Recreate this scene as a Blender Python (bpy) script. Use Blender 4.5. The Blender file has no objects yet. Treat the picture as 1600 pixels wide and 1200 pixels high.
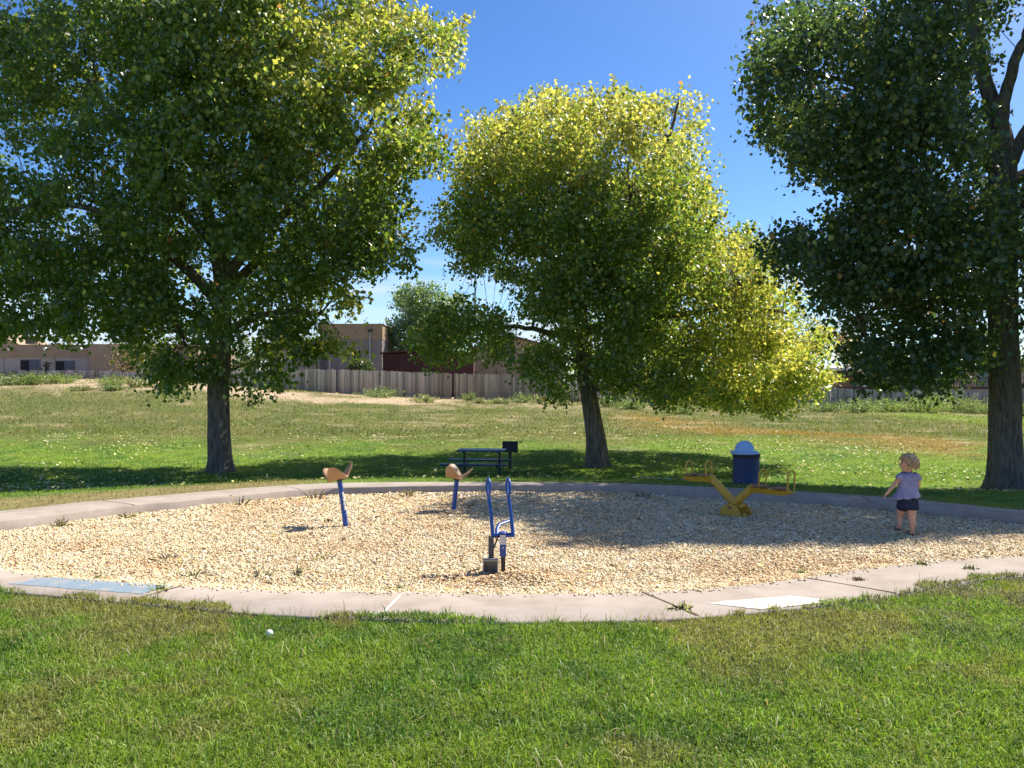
import bpy, bmesh, math, random
import numpy as np
from mathutils import Vector, Matrix, Euler

# ------------------------------------------------------------------ camera, sky, sun
sc = bpy.context.scene
F = 1330.0                 # focal length in pixels of the 1600 px wide photograph
EYE = 1.5
HOR = 609.0
cam_d = bpy.data.cameras.new("camera")
cam_d.sensor_width = 36.0
cam_d.lens = 36.0 * F / 1600.0
cam_d.shift_y = (HOR - 600.0) / 1600.0
cam_d.clip_start = 0.05
cam_d.clip_end = 3000.0
cam = bpy.data.objects.new("camera", cam_d)
sc.collection.objects.link(cam)
cam.location = (0, 0, EYE)
cam.rotation_euler = (math.radians(90), 0, 0)
sc.camera = cam

SUN = Vector((0.68, 0.475, 1.0)).normalized()       # towards the sun
elev = math.asin(SUN.z)
rot = math.atan2(SUN.x, SUN.y)
world = bpy.data.worlds.new("World")
sc.world = world
world.use_nodes = True
nt = world.node_tree
nt.nodes.clear()
def N(nt, t, **kw):
    n = nt.nodes.new(t)
    for k, v in kw.items():
        setattr(n, k, v)
    return n
sky = N(nt, 'ShaderNodeTexSky', sky_type='NISHITA')
sky.sun_disc = False
sky.sun_elevation = elev
sky.sun_rotation = rot
sky.altitude = 1600
sky.air_density = 1.0
sky.dust_density = 0.25
sky.ozone_density = 3.0
tc = N(nt, 'ShaderNodeTexCoord')
mp = N(nt, 'ShaderNodeMapping')
mp.inputs['Scale'].default_value = (2.2, 2.2, 13.0)
mp.inputs['Location'].default_value = (3.1, 0.4, 0.2)
nt.links.new(tc.outputs['Generated'], mp.inputs['Vector'])
nz = N(nt, 'ShaderNodeTexNoise')
nz.inputs['Scale'].default_value = 1.6
nz.inputs['Detail'].default_value = 9
nz.inputs['Roughness'].default_value = 0.62
nz.inputs['Distortion'].default_value = 0.5
nt.links.new(mp.outputs[0], nz.inputs['Vector'])
cr = N(nt, 'ShaderNodeMapRange')
cr.inputs['From Min'].default_value = 0.43
cr.inputs['From Max'].default_value = 0.66
nt.links.new(nz.outputs['Fac'], cr.inputs['Value'])
sp = N(nt, 'ShaderNodeSeparateXYZ')
nt.links.new(tc.outputs['Generated'], sp.inputs[0])
el = N(nt, 'ShaderNodeMapRange')
el.interpolation_type = 'SMOOTHSTEP'
el.inputs['From Min'].default_value = 0.22
el.inputs['From Max'].default_value = 0.07
nt.links.new(sp.outputs['Z'], el.inputs['Value'])
mm = N(nt, 'ShaderNodeMath', operation='MULTIPLY')
nt.links.new(cr.outputs[0], mm.inputs[0])
nt.links.new(el.outputs[0], mm.inputs[1])
hs = N(nt, 'ShaderNodeHueSaturation')
hs.inputs['Saturation'].default_value = 1.24
hs.inputs['Value'].default_value = 1.0
hs.inputs['Hue'].default_value = 0.507
nt.links.new(sky.outputs[0], hs.inputs['Color'])
mx = N(nt, 'ShaderNodeMix', data_type='RGBA')
nt.links.new(mm.outputs[0], mx.inputs['Factor'])
nt.links.new(hs.outputs[0], mx.inputs['A'])
mx.inputs['B'].default_value = (4.6, 5.2, 6.0, 1)
# whitish glow added to the sky around the sun, to make shade less blue
dp0 = N(nt, 'ShaderNodeVectorMath', operation='DOT_PRODUCT')
nt.links.new(tc.outputs['Generated'], dp0.inputs[0])
dp0.inputs[1].default_value = tuple(SUN)
cl0 = N(nt, 'ShaderNodeMath', operation='MAXIMUM'); cl0.inputs[1].default_value = 0.0
nt.links.new(dp0.outputs['Value'], cl0.inputs[0])
pw0 = N(nt, 'ShaderNodeMath', operation='POWER'); pw0.inputs[1].default_value = 9.0
nt.links.new(cl0.outputs[0], pw0.inputs[0])
ml0 = N(nt, 'ShaderNodeMath', operation='MULTIPLY'); ml0.inputs[1].default_value = 0.75
nt.links.new(pw0.outputs[0], ml0.inputs[0])
mx2 = N(nt, 'ShaderNodeMix', data_type='RGBA')
nt.links.new(ml0.outputs[0], mx2.inputs['Factor'])
nt.links.new(mx.outputs['Result'], mx2.inputs['A'])
mx2.inputs['B'].default_value = (8.0, 7.3, 6.2, 1)
mx = mx2
bg = N(nt, 'ShaderNodeBackground')
bg.inputs['Strength'].default_value = 0.103
nt.links.new(mx.outputs['Result'], bg.inputs['Color'])
ow = N(nt, 'ShaderNodeOutputWorld')
nt.links.new(bg.outputs[0], ow.inputs['Surface'])

sd = bpy.data.lights.new("sun", 'SUN')
sd.energy = 5.0
sd.angle = math.radians(0.53)
sd.color = (1.0, 0.945, 0.85)
so = bpy.data.objects.new("sun", sd)
sc.collection.objects.link(so)
so.rotation_euler = SUN.to_track_quat('Z', 'Y').to_euler()
so.location = (30, 20, 40)

sc.view_settings.view_transform = 'Standard'
sc.view_settings.look = 'None'
sc.view_settings.exposure = 0.84
sc.view_settings.gamma = 1.0
sc.cycles.max_bounces = 8
sc.cycles.diffuse_bounces = 4
sc.cycles.glossy_bounces = 2
sc.cycles.transmission_bounces = 7
sc.cycles.caustics_reflective = False
sc.cycles.caustics_refractive = False

rng = np.random.default_rng(7)
random.seed(7)

# ------------------------------------------------------------------ helpers
def at(px, py, D):
    return Vector(((px - 800.0) / F * D, D, EYE + (HOR - py) / F * D))

def S(a, b, x):
    t = np.clip((x - a) / (b - a), 0, 1)
    return t * t * (3 - 2 * t)

class VNoise:
    def __init__(s, seed):
        s.g = np.random.default_rng(seed).random((256, 256))
    def one(s, x, y):
        xi = np.floor(x).astype(int); yi = np.floor(y).astype(int)
        fx = x - xi; fy = y - yi
        fx = fx * fx * (3 - 2 * fx); fy = fy * fy * (3 - 2 * fy)
        g = s.g
        a = g[xi & 255, yi & 255]; b = g[(xi + 1) & 255, yi & 255]
        c = g[xi & 255, (yi + 1) & 255]; d = g[(xi + 1) & 255, (yi + 1) & 255]
        return (a * (1 - fx) + b * fx) * (1 - fy) + (c * (1 - fx) + d * fx) * fy
    def __call__(s, x, y, sc=1.0, oc=4):
        x = np.asarray(x, float) * sc; y = np.asarray(y, float) * sc
        v = 0; a = 1; t = 0
        for k in range(oc):
            v = v + a * s.one(x + 17.3 * k, y + 9.1 * k); t += a
            a *= 0.55; x = x * 2.03; y = y * 2.03
        return v / t
n1, n2, n3, n4 = VNoise(1), VNoise(2), VNoise(3), VNoise(4)

def catmull(P, n):
    P = np.array(P, float); m = len(P); out = []
    per = n // m
    for i in range(m):
        p0, p1, p2, p3 = P[i - 1], P[i], P[(i + 1) % m], P[(i + 2) % m]
        for k in range(per):
            t = k / per
            out.append(0.5 * ((2 * p1) + (-p0 + p2) * t + (2 * p0 - 5 * p1 + 4 * p2 - p3) * t * t + (-p0 + 3 * p1 - 3 * p2 + p3) * t ** 3))
    return np.array(out)

def pxg(px, py, z=0.0):
    D = (EYE - z) * F / (py - HOR)
    return ((px - 800) / F * D, D)

far_in = [(0, 814), (100, 802), (200, 790), (300, 781), (400, 771), (500, 763), (600, 760), (700, 758.5), (800, 758), (900, 758.5), (1000, 760.5), (1100, 766), (1200, 773), (1300, 779), (1400, 787), (1500, 796), (1600, 806)]
near_in = [(1600, 869), (1500, 873), (1400, 882), (1300, 896), (1200, 909), (1100, 919), (1000, 925), (800, 927), (640, 925), (500, 923), (400, 921), (280, 915), (200, 911), (100, 902), (0, 891)]
far_out = [(0, 798), (100, 787), (200, 778), (300, 769.5), (400, 761), (500, 755), (600, 753.4), (700, 753), (800, 753), (900, 753.6), (1000, 756), (1100, 760), (1200, 765), (1300, 770.5), (1400, 777.5), (1500, 787), (1600, 797)]
near_out = [(1600, 900), (1500, 911), (1400, 928), (1300, 944), (1200, 954), (1100, 963), (1000, 968), (800, 971), (600, 967), (400, 958), (200, 941), (0, 923)]
inner_c = [pxg(*p) for p in far_in] + [(6.9, 9.4), (7.1, 8.6), (6.4, 7.9)] + [pxg(*p) for p in near_in] + [(-5.6, 7.5), (-6.7, 8.3), (-6.7, 9.1)]
outer_c = [pxg(*p) for p in far_out] + [(7.5, 9.7), (7.9, 8.6), (7.2, 7.4), (5.6, 6.95)] + [pxg(*p) for p in near_out] + [(-5.6, 6.85), (-7.2, 7.8), (-7.5, 9.4)]
CEN = np.array([0.0, 9.6])
NT = 900
def polar_resample(P):
    P = catmull(P, len(P) * 24)
    v = P - CEN
    a = np.unwrap(np.arctan2(v[:, 1], v[:, 0])); r = np.hypot(v[:, 0], v[:, 1])
    if a[-1] < a[0]:
        a = a[::-1]; r = r[::-1]
    a0 = a % (2 * np.pi); o = np.argsort(a0); a0 = a0[o]; r = r[o]
    th = np.arange(NT) / NT * 2 * np.pi
    return np.interp(th, np.concatenate([a0[-1:] - 2 * np.pi, a0, a0[:1] + 2 * np.pi]), np.concatenate([r[-1:], r, r[:1]]))
TH = np.arange(NT) / NT * 2 * np.pi
RI = polar_resample(inner_c)
RO = polar_resample(outer_c)
RO = np.maximum(RO, RI + 0.2)
def radial(x, y):
    v0 = x - CEN[0]; v1 = y - CEN[1]
    r = np.hypot(v0, v1); a = np.arctan2(v1, v0) % (2 * np.pi)
    ri = np.interp(a, np.append(TH, 2 * np.pi), np.append(RI, RI[0]))
    ro = np.interp(a, np.append(TH, 2 * np.pi), np.append(RO, RO[0]))
    return r, ri, ro

def terrain(x, y):
    x = np.asarray(x, float); y = np.asarray(y, float)
    D = np.maximum(y, 1.0)
    px = np.clip(800 + x / D * F, -1200, 2800)
    r, ri, ro = radial(x, y)
    s = r - ro
    yb = np.interp(px, [-600, 0, 240, 380, 490, 640, 860, 1140, 1300, 1600, 2200], [585, 590, 593, 604, 612, 619, 626, 631, 634, 637, 640])
    yb = 622 + (yb - 622) * S(28, 50, D)
    off = np.interp(D, [23, 26, 30, 35, 40, 45, 50, 54, 58], [107, 86, 66, 47, 32, 21, 12, 5, 0])
    z_s = EYE - (yb + off - HOR) * np.minimum(D, 58) / F
    z_n = np.interp(D, [0, 9.5, 12, 14, 17, 18.5, 20, 23], [0, -0.01, -0.1, -0.22, -0.52, -0.63, -0.69, -0.56])
    z = np.where(D > 23, z_s, z_n)
    z = z * np.where(D > 9.5, S(-0.2, 5.5, s) * S(9.5, 13, D) if True else 1, S(-0.2, 3, s))
    z = np.where(D > 22.9, z_s * S(-0.2, 5.5, s), z)
    z = z - 0.03 + 0.05 * (n1(x, y, 0.5, 3) - 0.5) * S(0, 2, s) + 0.25 * (n2(x, y, 0.12, 3) - 0.5) * S(34, 48, D)
    return z

def hit(px, py):
    d = np.array([(px - 800) / F, 1.0, (HOR - py) / F])
    Ds = np.linspace(13.0, 70, 2400)
    X = Ds * d[0]; Z = EYE + Ds * d[2]
    T = terrain(X, Ds)
    w = np.where(Z <= T)[0]
    D = Ds[w[0]] if len(w) else 60.0
    return Vector((D * d[0], D, float(terrain(D * d[0], D))))

# ---- materials
def mat(name, col=(0.5, 0.5, 0.5), rough=0.7, metal=0.0, spec=0.5, noise=None, bump=None, attr=False, translucent=None, coords='Object'):
    m = bpy.data.materials.new(name)
    m.use_nodes = True
    t = m.node_tree
    b = t.nodes['Principled BSDF']
    b.inputs['Base Color'].default_value = (*col, 1)
    b.inputs['Roughness'].default_value = rough
    b.inputs['Metallic'].default_value = metal
    b.inputs['Specular IOR Level'].default_value = spec
    src = None
    tc = t.nodes.new('ShaderNodeTexCoord')
    if attr:
        a = t.nodes.new('ShaderNodeAttribute'); a.attribute_name = 'Col'
        src = a.outputs['Color']
    if noise:
        scale, col2, lo, hi = noise[:4]
        stretch = noise[4] if len(noise) > 4 else (1, 1, 1)
        mp = t.nodes.new('ShaderNodeMapping'); mp.inputs['Scale'].default_value = stretch
        t.links.new(tc.outputs[coords], mp.inputs[0])
        nz = t.nodes.new('ShaderNodeTexNoise'); nz.inputs['Scale'].default_value = scale
        nz.inputs['Detail'].default_value = 8; nz.inputs['Roughness'].default_value = 0.65
        t.links.new(mp.outputs[0], nz.inputs['Vector'])
        r = t.nodes.new('ShaderNodeMapRange'); r.inputs['From Min'].default_value = lo; r.inputs['From Max'].default_value = hi
        t.links.new(nz.outputs['Fac'], r.inputs['Value'])
        x = t.nodes.new('ShaderNodeMix'); x.data_type = 'RGBA'
        t.links.new(r.outputs[0], x.inputs['Factor'])
        if src: t.links.new(src, x.inputs['A'])
        else: x.inputs['A'].default_value = (*col, 1)
        if attr:
            mu = t.nodes.new('ShaderNodeMix'); mu.data_type = 'RGBA'; mu.blend_type = 'MULTIPLY'; mu.inputs['Factor'].default_value = 1
            t.links.new(src, mu.inputs['A']); mu.inputs['B'].default_value = (*col2, 1)
            t.links.new(mu.outputs['Result'], x.inputs['B'])
        else:
            x.inputs['B'].default_value = (*col2, 1)
        src = x.outputs['Result']
    if src: t.links.new(src, b.inputs['Base Color'])
    if bump:
        scale, strength, dist = bump[:3]
        stretch = bump[3] if len(bump) > 3 else (1, 1, 1)
        mp = t.nodes.new('ShaderNodeMapping'); mp.inputs['Scale'].default_value = stretch
        t.links.new(tc.outputs[coords], mp.inputs[0])
        nz = t.nodes.new('ShaderNodeTexNoise'); nz.inputs['Scale'].default_value = scale; nz.inputs['Detail'].default_value = 6
        t.links.new(mp.outputs[0], nz.inputs['Vector'])
        bp = t.nodes.new('ShaderNodeBump'); bp.inputs['Strength'].default_value = strength; bp.inputs['Distance'].default_value = dist
        t.links.new(nz.outputs['Fac'], bp.inputs['Height'])
        t.links.new(bp.outputs[0], b.inputs['Normal'])
    if translucent:
        fac, tint = translucent
        tr = t.nodes.new('ShaderNodeBsdfTranslucent')
        mu = t.nodes.new('ShaderNodeMix'); mu.data_type = 'RGBA'; mu.blend_type = 'MULTIPLY'; mu.inputs['Factor'].default_value = 1
        if src: t.links.new(src, mu.inputs['A'])
        else: mu.inputs['A'].default_value = (*col, 1)
        mu.inputs['B'].default_value = (*tint, 1)
        t.links.new(mu.outputs['Result'], tr.inputs['Color'])
        ms = t.nodes.new('ShaderNodeMixShader'); ms.inputs[0].default_value = fac
        t.links.new(b.outputs[0], ms.inputs[1]); t.links.new(tr.outputs[0], ms.inputs[2])
        t.links.new(ms.outputs[0], t.nodes['Material Output'].inputs['Surface'])
    return m

M = {}
M['lawn'] = mat('lawn_soil', attr=True, rough=0.95, spec=0.1, noise=(9, (0.6, 0.62, 0.55), 0.35, 0.68), bump=(26, 0.9, 0.05))
M['blade'] = mat('grass_blade', attr=True, rough=0.5, spec=0.3, translucent=(0.35, (1.5, 1.6, 0.7)))
M['leaf'] = mat('tree_leaf', attr=True, rough=0.34, spec=0.9, translucent=(0.5, (2.0, 1.95, 1.0)))
M['dryleaf'] = mat('fallen_leaf', attr=True, rough=0.7, spec=0.3)
M['chip'] = mat('wood_chip', attr=True, rough=0.9, spec=0.15)
M['chipbed'] = mat('wood_chip_bed', (0.56, 0.40, 0.24), rough=0.95, spec=0.1, noise=(30, (0.22, 0.13, 0.07), 0.45, 0.7), bump=(45, 1.0, 0.03))
M['concrete'] = mat('pinkish_concrete', (0.385, 0.325, 0.275), rough=0.9, spec=0.2, noise=(2.6, (0.28, 0.23, 0.185), 0.42, 0.72), bump=(60, 0.35, 0.004))
M['bark'] = mat('cottonwood_bark', (0.24, 0.20, 0.17), rough=0.95, spec=0.1, noise=(7, (0.085, 0.068, 0.056), 0.42, 0.66, (3, 3, 0.5)), bump=(9, 1.0, 0.06, (3.4, 3.4, 0.5)))
M['twig'] = mat('twig_bark', (0.11, 0.09, 0.07), rough=0.9, spec=0.1)
M['blue'] = mat('blue_paint', (0.010, 0.062, 0.29), rough=0.38, noise=(14, (0.02, 0.06, 0.2), 0.5, 0.75))
M['yellow'] = mat('yellow_paint', (0.52, 0.31, 0.03), rough=0.42, noise=(9, (0.33, 0.18, 0.03), 0.52, 0.75))
M['rust'] = mat('rusty_steel', (0.30, 0.17, 0.10), rough=0.8, noise=(12, (0.14, 0.07, 0.04), 0.4, 0.7))
M['steel'] = mat('worn_grey_steel', (0.34, 0.33, 0.30), rough=0.5, metal=0.0, noise=(18, (0.2, 0.18, 0.15), 0.5, 0.75))
M['blacksteel'] = mat('dark_steel_post', (0.03, 0.028, 0.026), rough=0.55)
M['darkgrey'] = mat('dark_grey_steel', (0.06, 0.062, 0.068), rough=0.5)
M['label'] = mat('faded_label', (0.62, 0.60, 0.58), rough=0.5, noise=(40, (0.42, 0.40, 0.42), 0.5, 0.7))
M['tan'] = mat('tan_plastic', (0.40, 0.235, 0.12), rough=0.5, noise=(10, (0.33, 0.20, 0.11), 0.4, 0.7))
M['binblue'] = mat('dark_blue_bin', (0.006, 0.024, 0.10), rough=0.5, noise=(5, (0.012, 0.035, 0.11), 0.4, 0.75))
M['domeblue'] = mat('pale_blue_lid', (0.36, 0.54, 0.78), rough=0.45, noise=(7, (0.28, 0.46, 0.70), 0.5, 0.8))
M['black'] = mat('black_rim', (0.012, 0.013, 0.018), rough=0.5)
M['tableblue'] = mat('blue_coated_metal', (0.010, 0.034, 0.09), rough=0.35)
M['skin'] = mat('skin', (0.56, 0.31, 0.215), rough=0.55, noise=(15, (0.50, 0.24, 0.17), 0.45, 0.7))
M['shirt'] = mat('lavender_shirt', (0.21, 0.215, 0.36), rough=0.85, spec=0.2, noise=(45, (0.29, 0.29, 0.45), 0.45, 0.6), bump=(30, 0.3, 0.01))
M['shorts'] = mat('navy_denim', (0.015, 0.02, 0.055), rough=0.85, spec=0.2, noise=(50, (0.03, 0.04, 0.09), 0.45, 0.6))
M['hair'] = mat('blond_hair', (0.42, 0.30, 0.17), rough=0.6, attr=False, noise=(30, (0.22, 0.14, 0.07), 0.45, 0.65))
M['shoe'] = mat('sandal', (0.06, 0.05, 0.05), rough=0.7)
M['blend_tan'] = mat('tan_stucco', (0.34, 0.25, 0.155), rough=0.95, spec=0.1, noise=(1.2, (0.27, 0.19, 0.12), 0.4, 0.7))
M['brownstucco'] = mat('brown_stucco', (0.34, 0.25, 0.18), rough=0.95, spec=0.1, noise=(0.9, (0.27, 0.2, 0.15), 0.4, 0.7))
M['mauve'] = mat('mauve_grey_stucco', (0.235, 0.205, 0.195), rough=0.95, spec=0.1, noise=(0.9, (0.19, 0.165, 0.16), 0.4, 0.7))
M['mauvelight'] = mat('pale_grey_stucco', (0.38, 0.335, 0.325), rough=0.95, spec=0.1, noise=(0.9, (0.31, 0.27, 0.265), 0.4, 0.7))
M['beige'] = mat('beige_stucco', (0.40, 0.30, 0.21), rough=0.95, spec=0.1, noise=(0.9, (0.33, 0.25, 0.18), 0.4, 0.7))
M['glass'] = mat('dark_window_glass', (0.012, 0.014, 0.02), rough=0.5, spec=0.15)
M['curtain'] = mat('window_blind', (0.11, 0.12, 0.15), rough=0.7, spec=0.1)
M['white'] = mat('white_trim', (0.7, 0.68, 0.64), rough=0.6)
M['redwood'] = mat('dark_red_wood', (0.075, 0.022, 0.02), rough=0.8, noise=(3, (0.04, 0.014, 0.014), 0.4, 0.7, (6, 6, 0.4)))
M['pipe'] = mat('grey_downpipe', (0.32, 0.33, 0.36), rough=0.5)
M['roof'] = mat('brown_shingle', (0.12, 0.085, 0.07), rough=0.9, noise=(4, (0.17, 0.12, 0.1), 0.4, 0.7))
M['plank'] = mat('weathered_plank', attr=True, rough=0.95, spec=0.1, noise=(3.0, (0.62, 0.58, 0.58), 0.42, 0.7, (8, 8, 0.5)), coords='Object')
M['paintblue'] = mat('faded_blue_paint', (0.19, 0.25, 0.30), rough=0.85, noise=(7, (0.31, 0.30, 0.28), 0.50, 0.66))
M['paintwhite'] = mat('white_paint', (0.60, 0.56, 0.47), rough=0.85, noise=(8, (0.40, 0.36, 0.30), 0.54, 0.72))
M['dirt'] = mat('joint_dirt', (0.12, 0.085, 0.055), rough=0.95, spec=0.1)
M['jointpale'] = mat('pale_joint_filler', (0.55, 0.49, 0.42), rough=0.9)
M['ballwhite'] = mat('white_ball', (0.75, 0.73, 0.62), rough=0.6)
M['teal'] = mat('teal_panel', (0.12, 0.25, 0.28), rough=0.7)

# ---- mesh builders
class MB:
    def __init__(s):
        s.v = []; s.f = []
    def add(s, v, f):
        o = len(s.v)
        s.v += [tuple(p) for p in v]
        s.f += [tuple(i + o for i in q) for q in f]
        return s
    def box(s, c, d, rot=None, taper=1.0):
        hx, hy, hz = d[0] / 2, d[1] / 2, d[2] / 2
        P = []
        for z, t in ((-hz, 1), (hz, taper)):
            for x, y in ((-hx, -hy), (hx, -hy), (hx, hy), (-hx, hy)):
                P.append(Vector((x * t, y * t, z)))
        if rot is not None:
            R = Euler(rot).to_matrix(); P = [R @ p for p in P]
        P = [p + Vector(c) for p in P]
        return s.add(P, [(3, 2, 1, 0), (4, 5, 6, 7), (0, 1, 5, 4), (1, 2, 6, 5), (2, 3, 7, 6), (3, 0, 4, 7)])
    def tube(s, pts, rad, n=10, caps=True, flat=None):
        pts = [Vector(p) for p in pts]
        if not hasattr(rad, '__len__'): rad = [rad] * len(pts)
        V = []; prev = None
        for i, p in enumerate(pts):
            a = pts[max(i - 1, 0)]; b = pts[min(i + 1, len(pts) - 1)]
            t = (b - a).normalized()
            if prev is None:
                up = Vector((0, 0, 1)) if abs(t.z) < 0.9 else Vector((0, 1, 0))
                u = t.cross(up).normalized()
            else:
                u = (prev - t * prev.dot(t))
                u = u.normalized() if u.length > 1e-6 else t.orthogonal().normalized()
            prev = u
            w = t.cross(u)
            for k in range(n):
                an = 2 * math.pi * k / n
                V.append(p + (u * math.cos(an) + w * math.sin(an) * (flat or 1)) * rad[i])
        Fc = []
        for i in range(len(pts) - 1):
            for k in range(n):
                a = i * n + k; b = i * n + (k + 1) % n
                Fc.append((a, b, b + n, a + n))
        if caps:
            Fc.append(tuple(range(n - 1, -1, -1)))
            Fc.append(tuple((len(pts) - 1) * n + k for k in range(n)))
        return s.add(V, Fc)
    def lathe(s, prof, c=(0, 0, 0), n=32):
        V = []; c = Vector(c)
        for r, z in prof:
            for k in range(n):
                a = 2 * math.pi * k / n
                V.append(c + Vector((r * math.cos(a), r * math.sin(a), z)))
        Fc = []
        for i in range(len(prof) - 1):
            for k in range(n):
                a = i * n + k; b = i * n + (k + 1) % n
                Fc.append((a, b, b + n, a + n))
        Fc.append(tuple(range(n - 1, -1, -1)))
        Fc.append(tuple((len(prof) - 1) * n + k for k in range(n)))
        return s.add(V, Fc)
    def build(s, name, m, parent=None, smooth=False, bevel=0.0, loc=None):
        me = bpy.data.meshes.new(name)
        me.from_pydata(s.v, [], s.f)
        me.materials.append(m)
        if smooth:
            me.polygons.foreach_set('use_smooth', [True] * len(me.polygons))
            try: me.set_sharp_from_angle(angle=math.radians(40))
            except Exception: pass
        me.update()
        o = bpy.data.objects.new(name, me)
        sc.collection.objects.link(o)
        if parent: o.parent = parent
        if loc: o.location = loc
        if bevel:
            bm = bmesh.new(); bm.from_mesh(me)
            bmesh.ops.recalc_face_normals(bm, faces=bm.faces)
            es = [e for e in bm.edges if len(e.link_faces) == 2 and e.calc_face_angle(0) > 0.6]
            bmesh.ops.bevel(bm, geom=es, offset=bevel, segments=2, affect='EDGES', profile=0.6, clamp_overlap=True)
            bm.to_mesh(me); bm.free()
        return o

def big(name, V, Fa, m, col=None, parent=None, smooth=False, loc=(0, 0, 0)):
    V = np.asarray(V, np.float32); Fa = np.asarray(Fa, np.int32)
    V = V - np.array(loc, np.float32)
    k = Fa.shape[1]
    me = bpy.data.meshes.new(name)
    me.vertices.add(len(V)); me.vertices.foreach_set('co', V.ravel())
    me.loops.add(Fa.size); me.loops.foreach_set('vertex_index', Fa.ravel())
    me.polygons.add(len(Fa))
    me.polygons.foreach_set('loop_start', np.arange(0, Fa.size, k, dtype=np.int32))
    if smooth: me.polygons.foreach_set('use_smooth', np.ones(len(Fa), bool))
    me.update(calc_edges=True)
    if col is not None:
        a = me.color_attributes.new('Col', 'FLOAT_COLOR', 'POINT')
        c = np.ones((len(V), 4), np.float32); c[:, :3] = col
        a.data.foreach_set('color', c.ravel())
    me.materials.append(m)
    o = bpy.data.objects.new(name, me)
    sc.collection.objects.link(o)
    o.location = loc
    if parent: o.parent = parent; o.location = Vector(loc) - parent.location
    return o

def tag(o, label=None, cat=None, group=None, kind=None):
    if label: o['label'] = label
    if cat: o['category'] = cat
    if group: o['group'] = group
    if kind: o['kind'] = kind
    return o
def empty(name, loc, rz=0.0, **kw):
    o = bpy.data.objects.new(name, None)
    sc.collection.objects.link(o); o.location = loc; o.rotation_euler = (0, 0, rz)
    o.empty_display_size = 0.3
    bpy.context.view_layer.update()
    return tag(o, **kw)

# ------------------------------------------------------------------ ground colours
def lawn_color(x, y):
    x = np.asarray(x, float); y = np.asarray(y, float)
    D = np.maximum(y, 1.0); px = 800 + x / D * F
    r, ri, ro = radial(x, y); s = r - ro
    z = terrain(x, y)
    py = HOR + (EYE - z) * F / D
    C = lambda *c: np.array(c)[None, :]
    green = C(0.190, 0.285, 0.042); dgreen = C(0.115, 0.205, 0.036); dry = C(0.30, 0.245, 0.11)
    olive = C(0.150, 0.160, 0.050); orange = C(0.30, 0.20, 0.055); sand = C(0.56, 0.42, 0.28); grey = C(0.21, 0.20, 0.12); lime = C(0.21, 0.29, 0.035)
    def mixc(a, b, t): return a + (b - a) * np.clip(t, 0, 1)[:, None]
    a = n1(x, y, 0.9, 4); b = n2(x, y, 2.6, 3); c = n3(x, y, 0.35, 4)
    col = mixc(green + 0 * x[:, None], dgreen, S(0.42, 0.62, b))
    col = mixc(col, lime, S(0.5, 0.66, a) * 0.6)
    near = D < 11
    # dry patches near the path on the lawn in front
    dn = S(0.50, 0.62, n3(x, y, 1.3, 4) + 0.16 * np.exp(-(s / 0.55) ** 2) + 0.05 * S(0, -2, x)) * S(2.0, 0.2, s)
    dn = np.maximum(dn, 0.7 * S(0.58, 0.68, n2(x, y, 1.7, 4)))
    col = np.where(near[:, None], mixc(col, dry, dn * 0.68), col)
    rg = S(1.6, 3.2, x) * S(5.0, 5.9, D) * near
    col = mixc(col, grey, rg * S(0.35, 0.55, b) * 0.9)
    far = ~near
    # dry rim behind the far path on the left and right
    col = np.where(far[:, None], mixc(col, dry, np.maximum(S(1.3, 0.0, s) * S(0.36, 0.5, b) * 0.35, S(2.6, 1.2, s + 1.2 * (b - 0.5)) * S(-2.6, -4, x))), col)
    t = S(26, 34, D + 9 * (c - 0.5) + 5 * (a - 0.5)) * far
    col = mixc(col, olive, t * 0.92)
    col = mixc(col, dry, t * S(0.45, 0.6, n4(x, y, 0.5, 4)) * 0.30)
    op = S(930, 1010, px) * S(1620, 1500, px) * np.exp(-((py - (657 + (px - 950) * 0.075 + 34 * (n3(x, y, 0.16, 3) - 0.5))) / 13) ** 2) * S(0.36, 0.52, n4(x, y, 0.35, 3))
    col = mixc(col, orange, op * 0.95 * far)
    gp = np.exp(-((py - (628 + (px - 1200) * 0.085)) / 6) ** 2) * S(1250, 1380, px) * far + 0.8 * np.exp(-((py - 690) / 9) ** 2 - ((px - 1180) / 90) ** 2) * far
    col = mixc(col, lime, gp * 0.8)
    sd_ = S(45, 51, D + 8 * (b - 0.5)) * S(0.40, 0.56, n1(x, y, 0.33, 5)) * S(1000, 700, px) * far
    sd_ = np.maximum(sd_, S(46, 50, D) * S(30, 90, px) * S(330, 230, px) * S(0.25, 0.4, b) * far)
    sd_ = np.maximum(sd_, 0.45 * S(48, 52, D) * S(0.45, 0.6, b) * far)
    sp_ = S(0.66, 0.72, n2(x * 0.5, y * 1.2, 1.1, 3)) * far * S(24, 30, D) * 0.4
    col = mixc(col, sand, np.maximum(sd_, sp_))
    col = mixc(col, sand * 0.8, S(60, 62, D) * far)
    v = 0.8 + 0.4 * n3(x, y, 7, 2)
    return np.clip(col * v[:, None], 0, 1)

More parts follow.
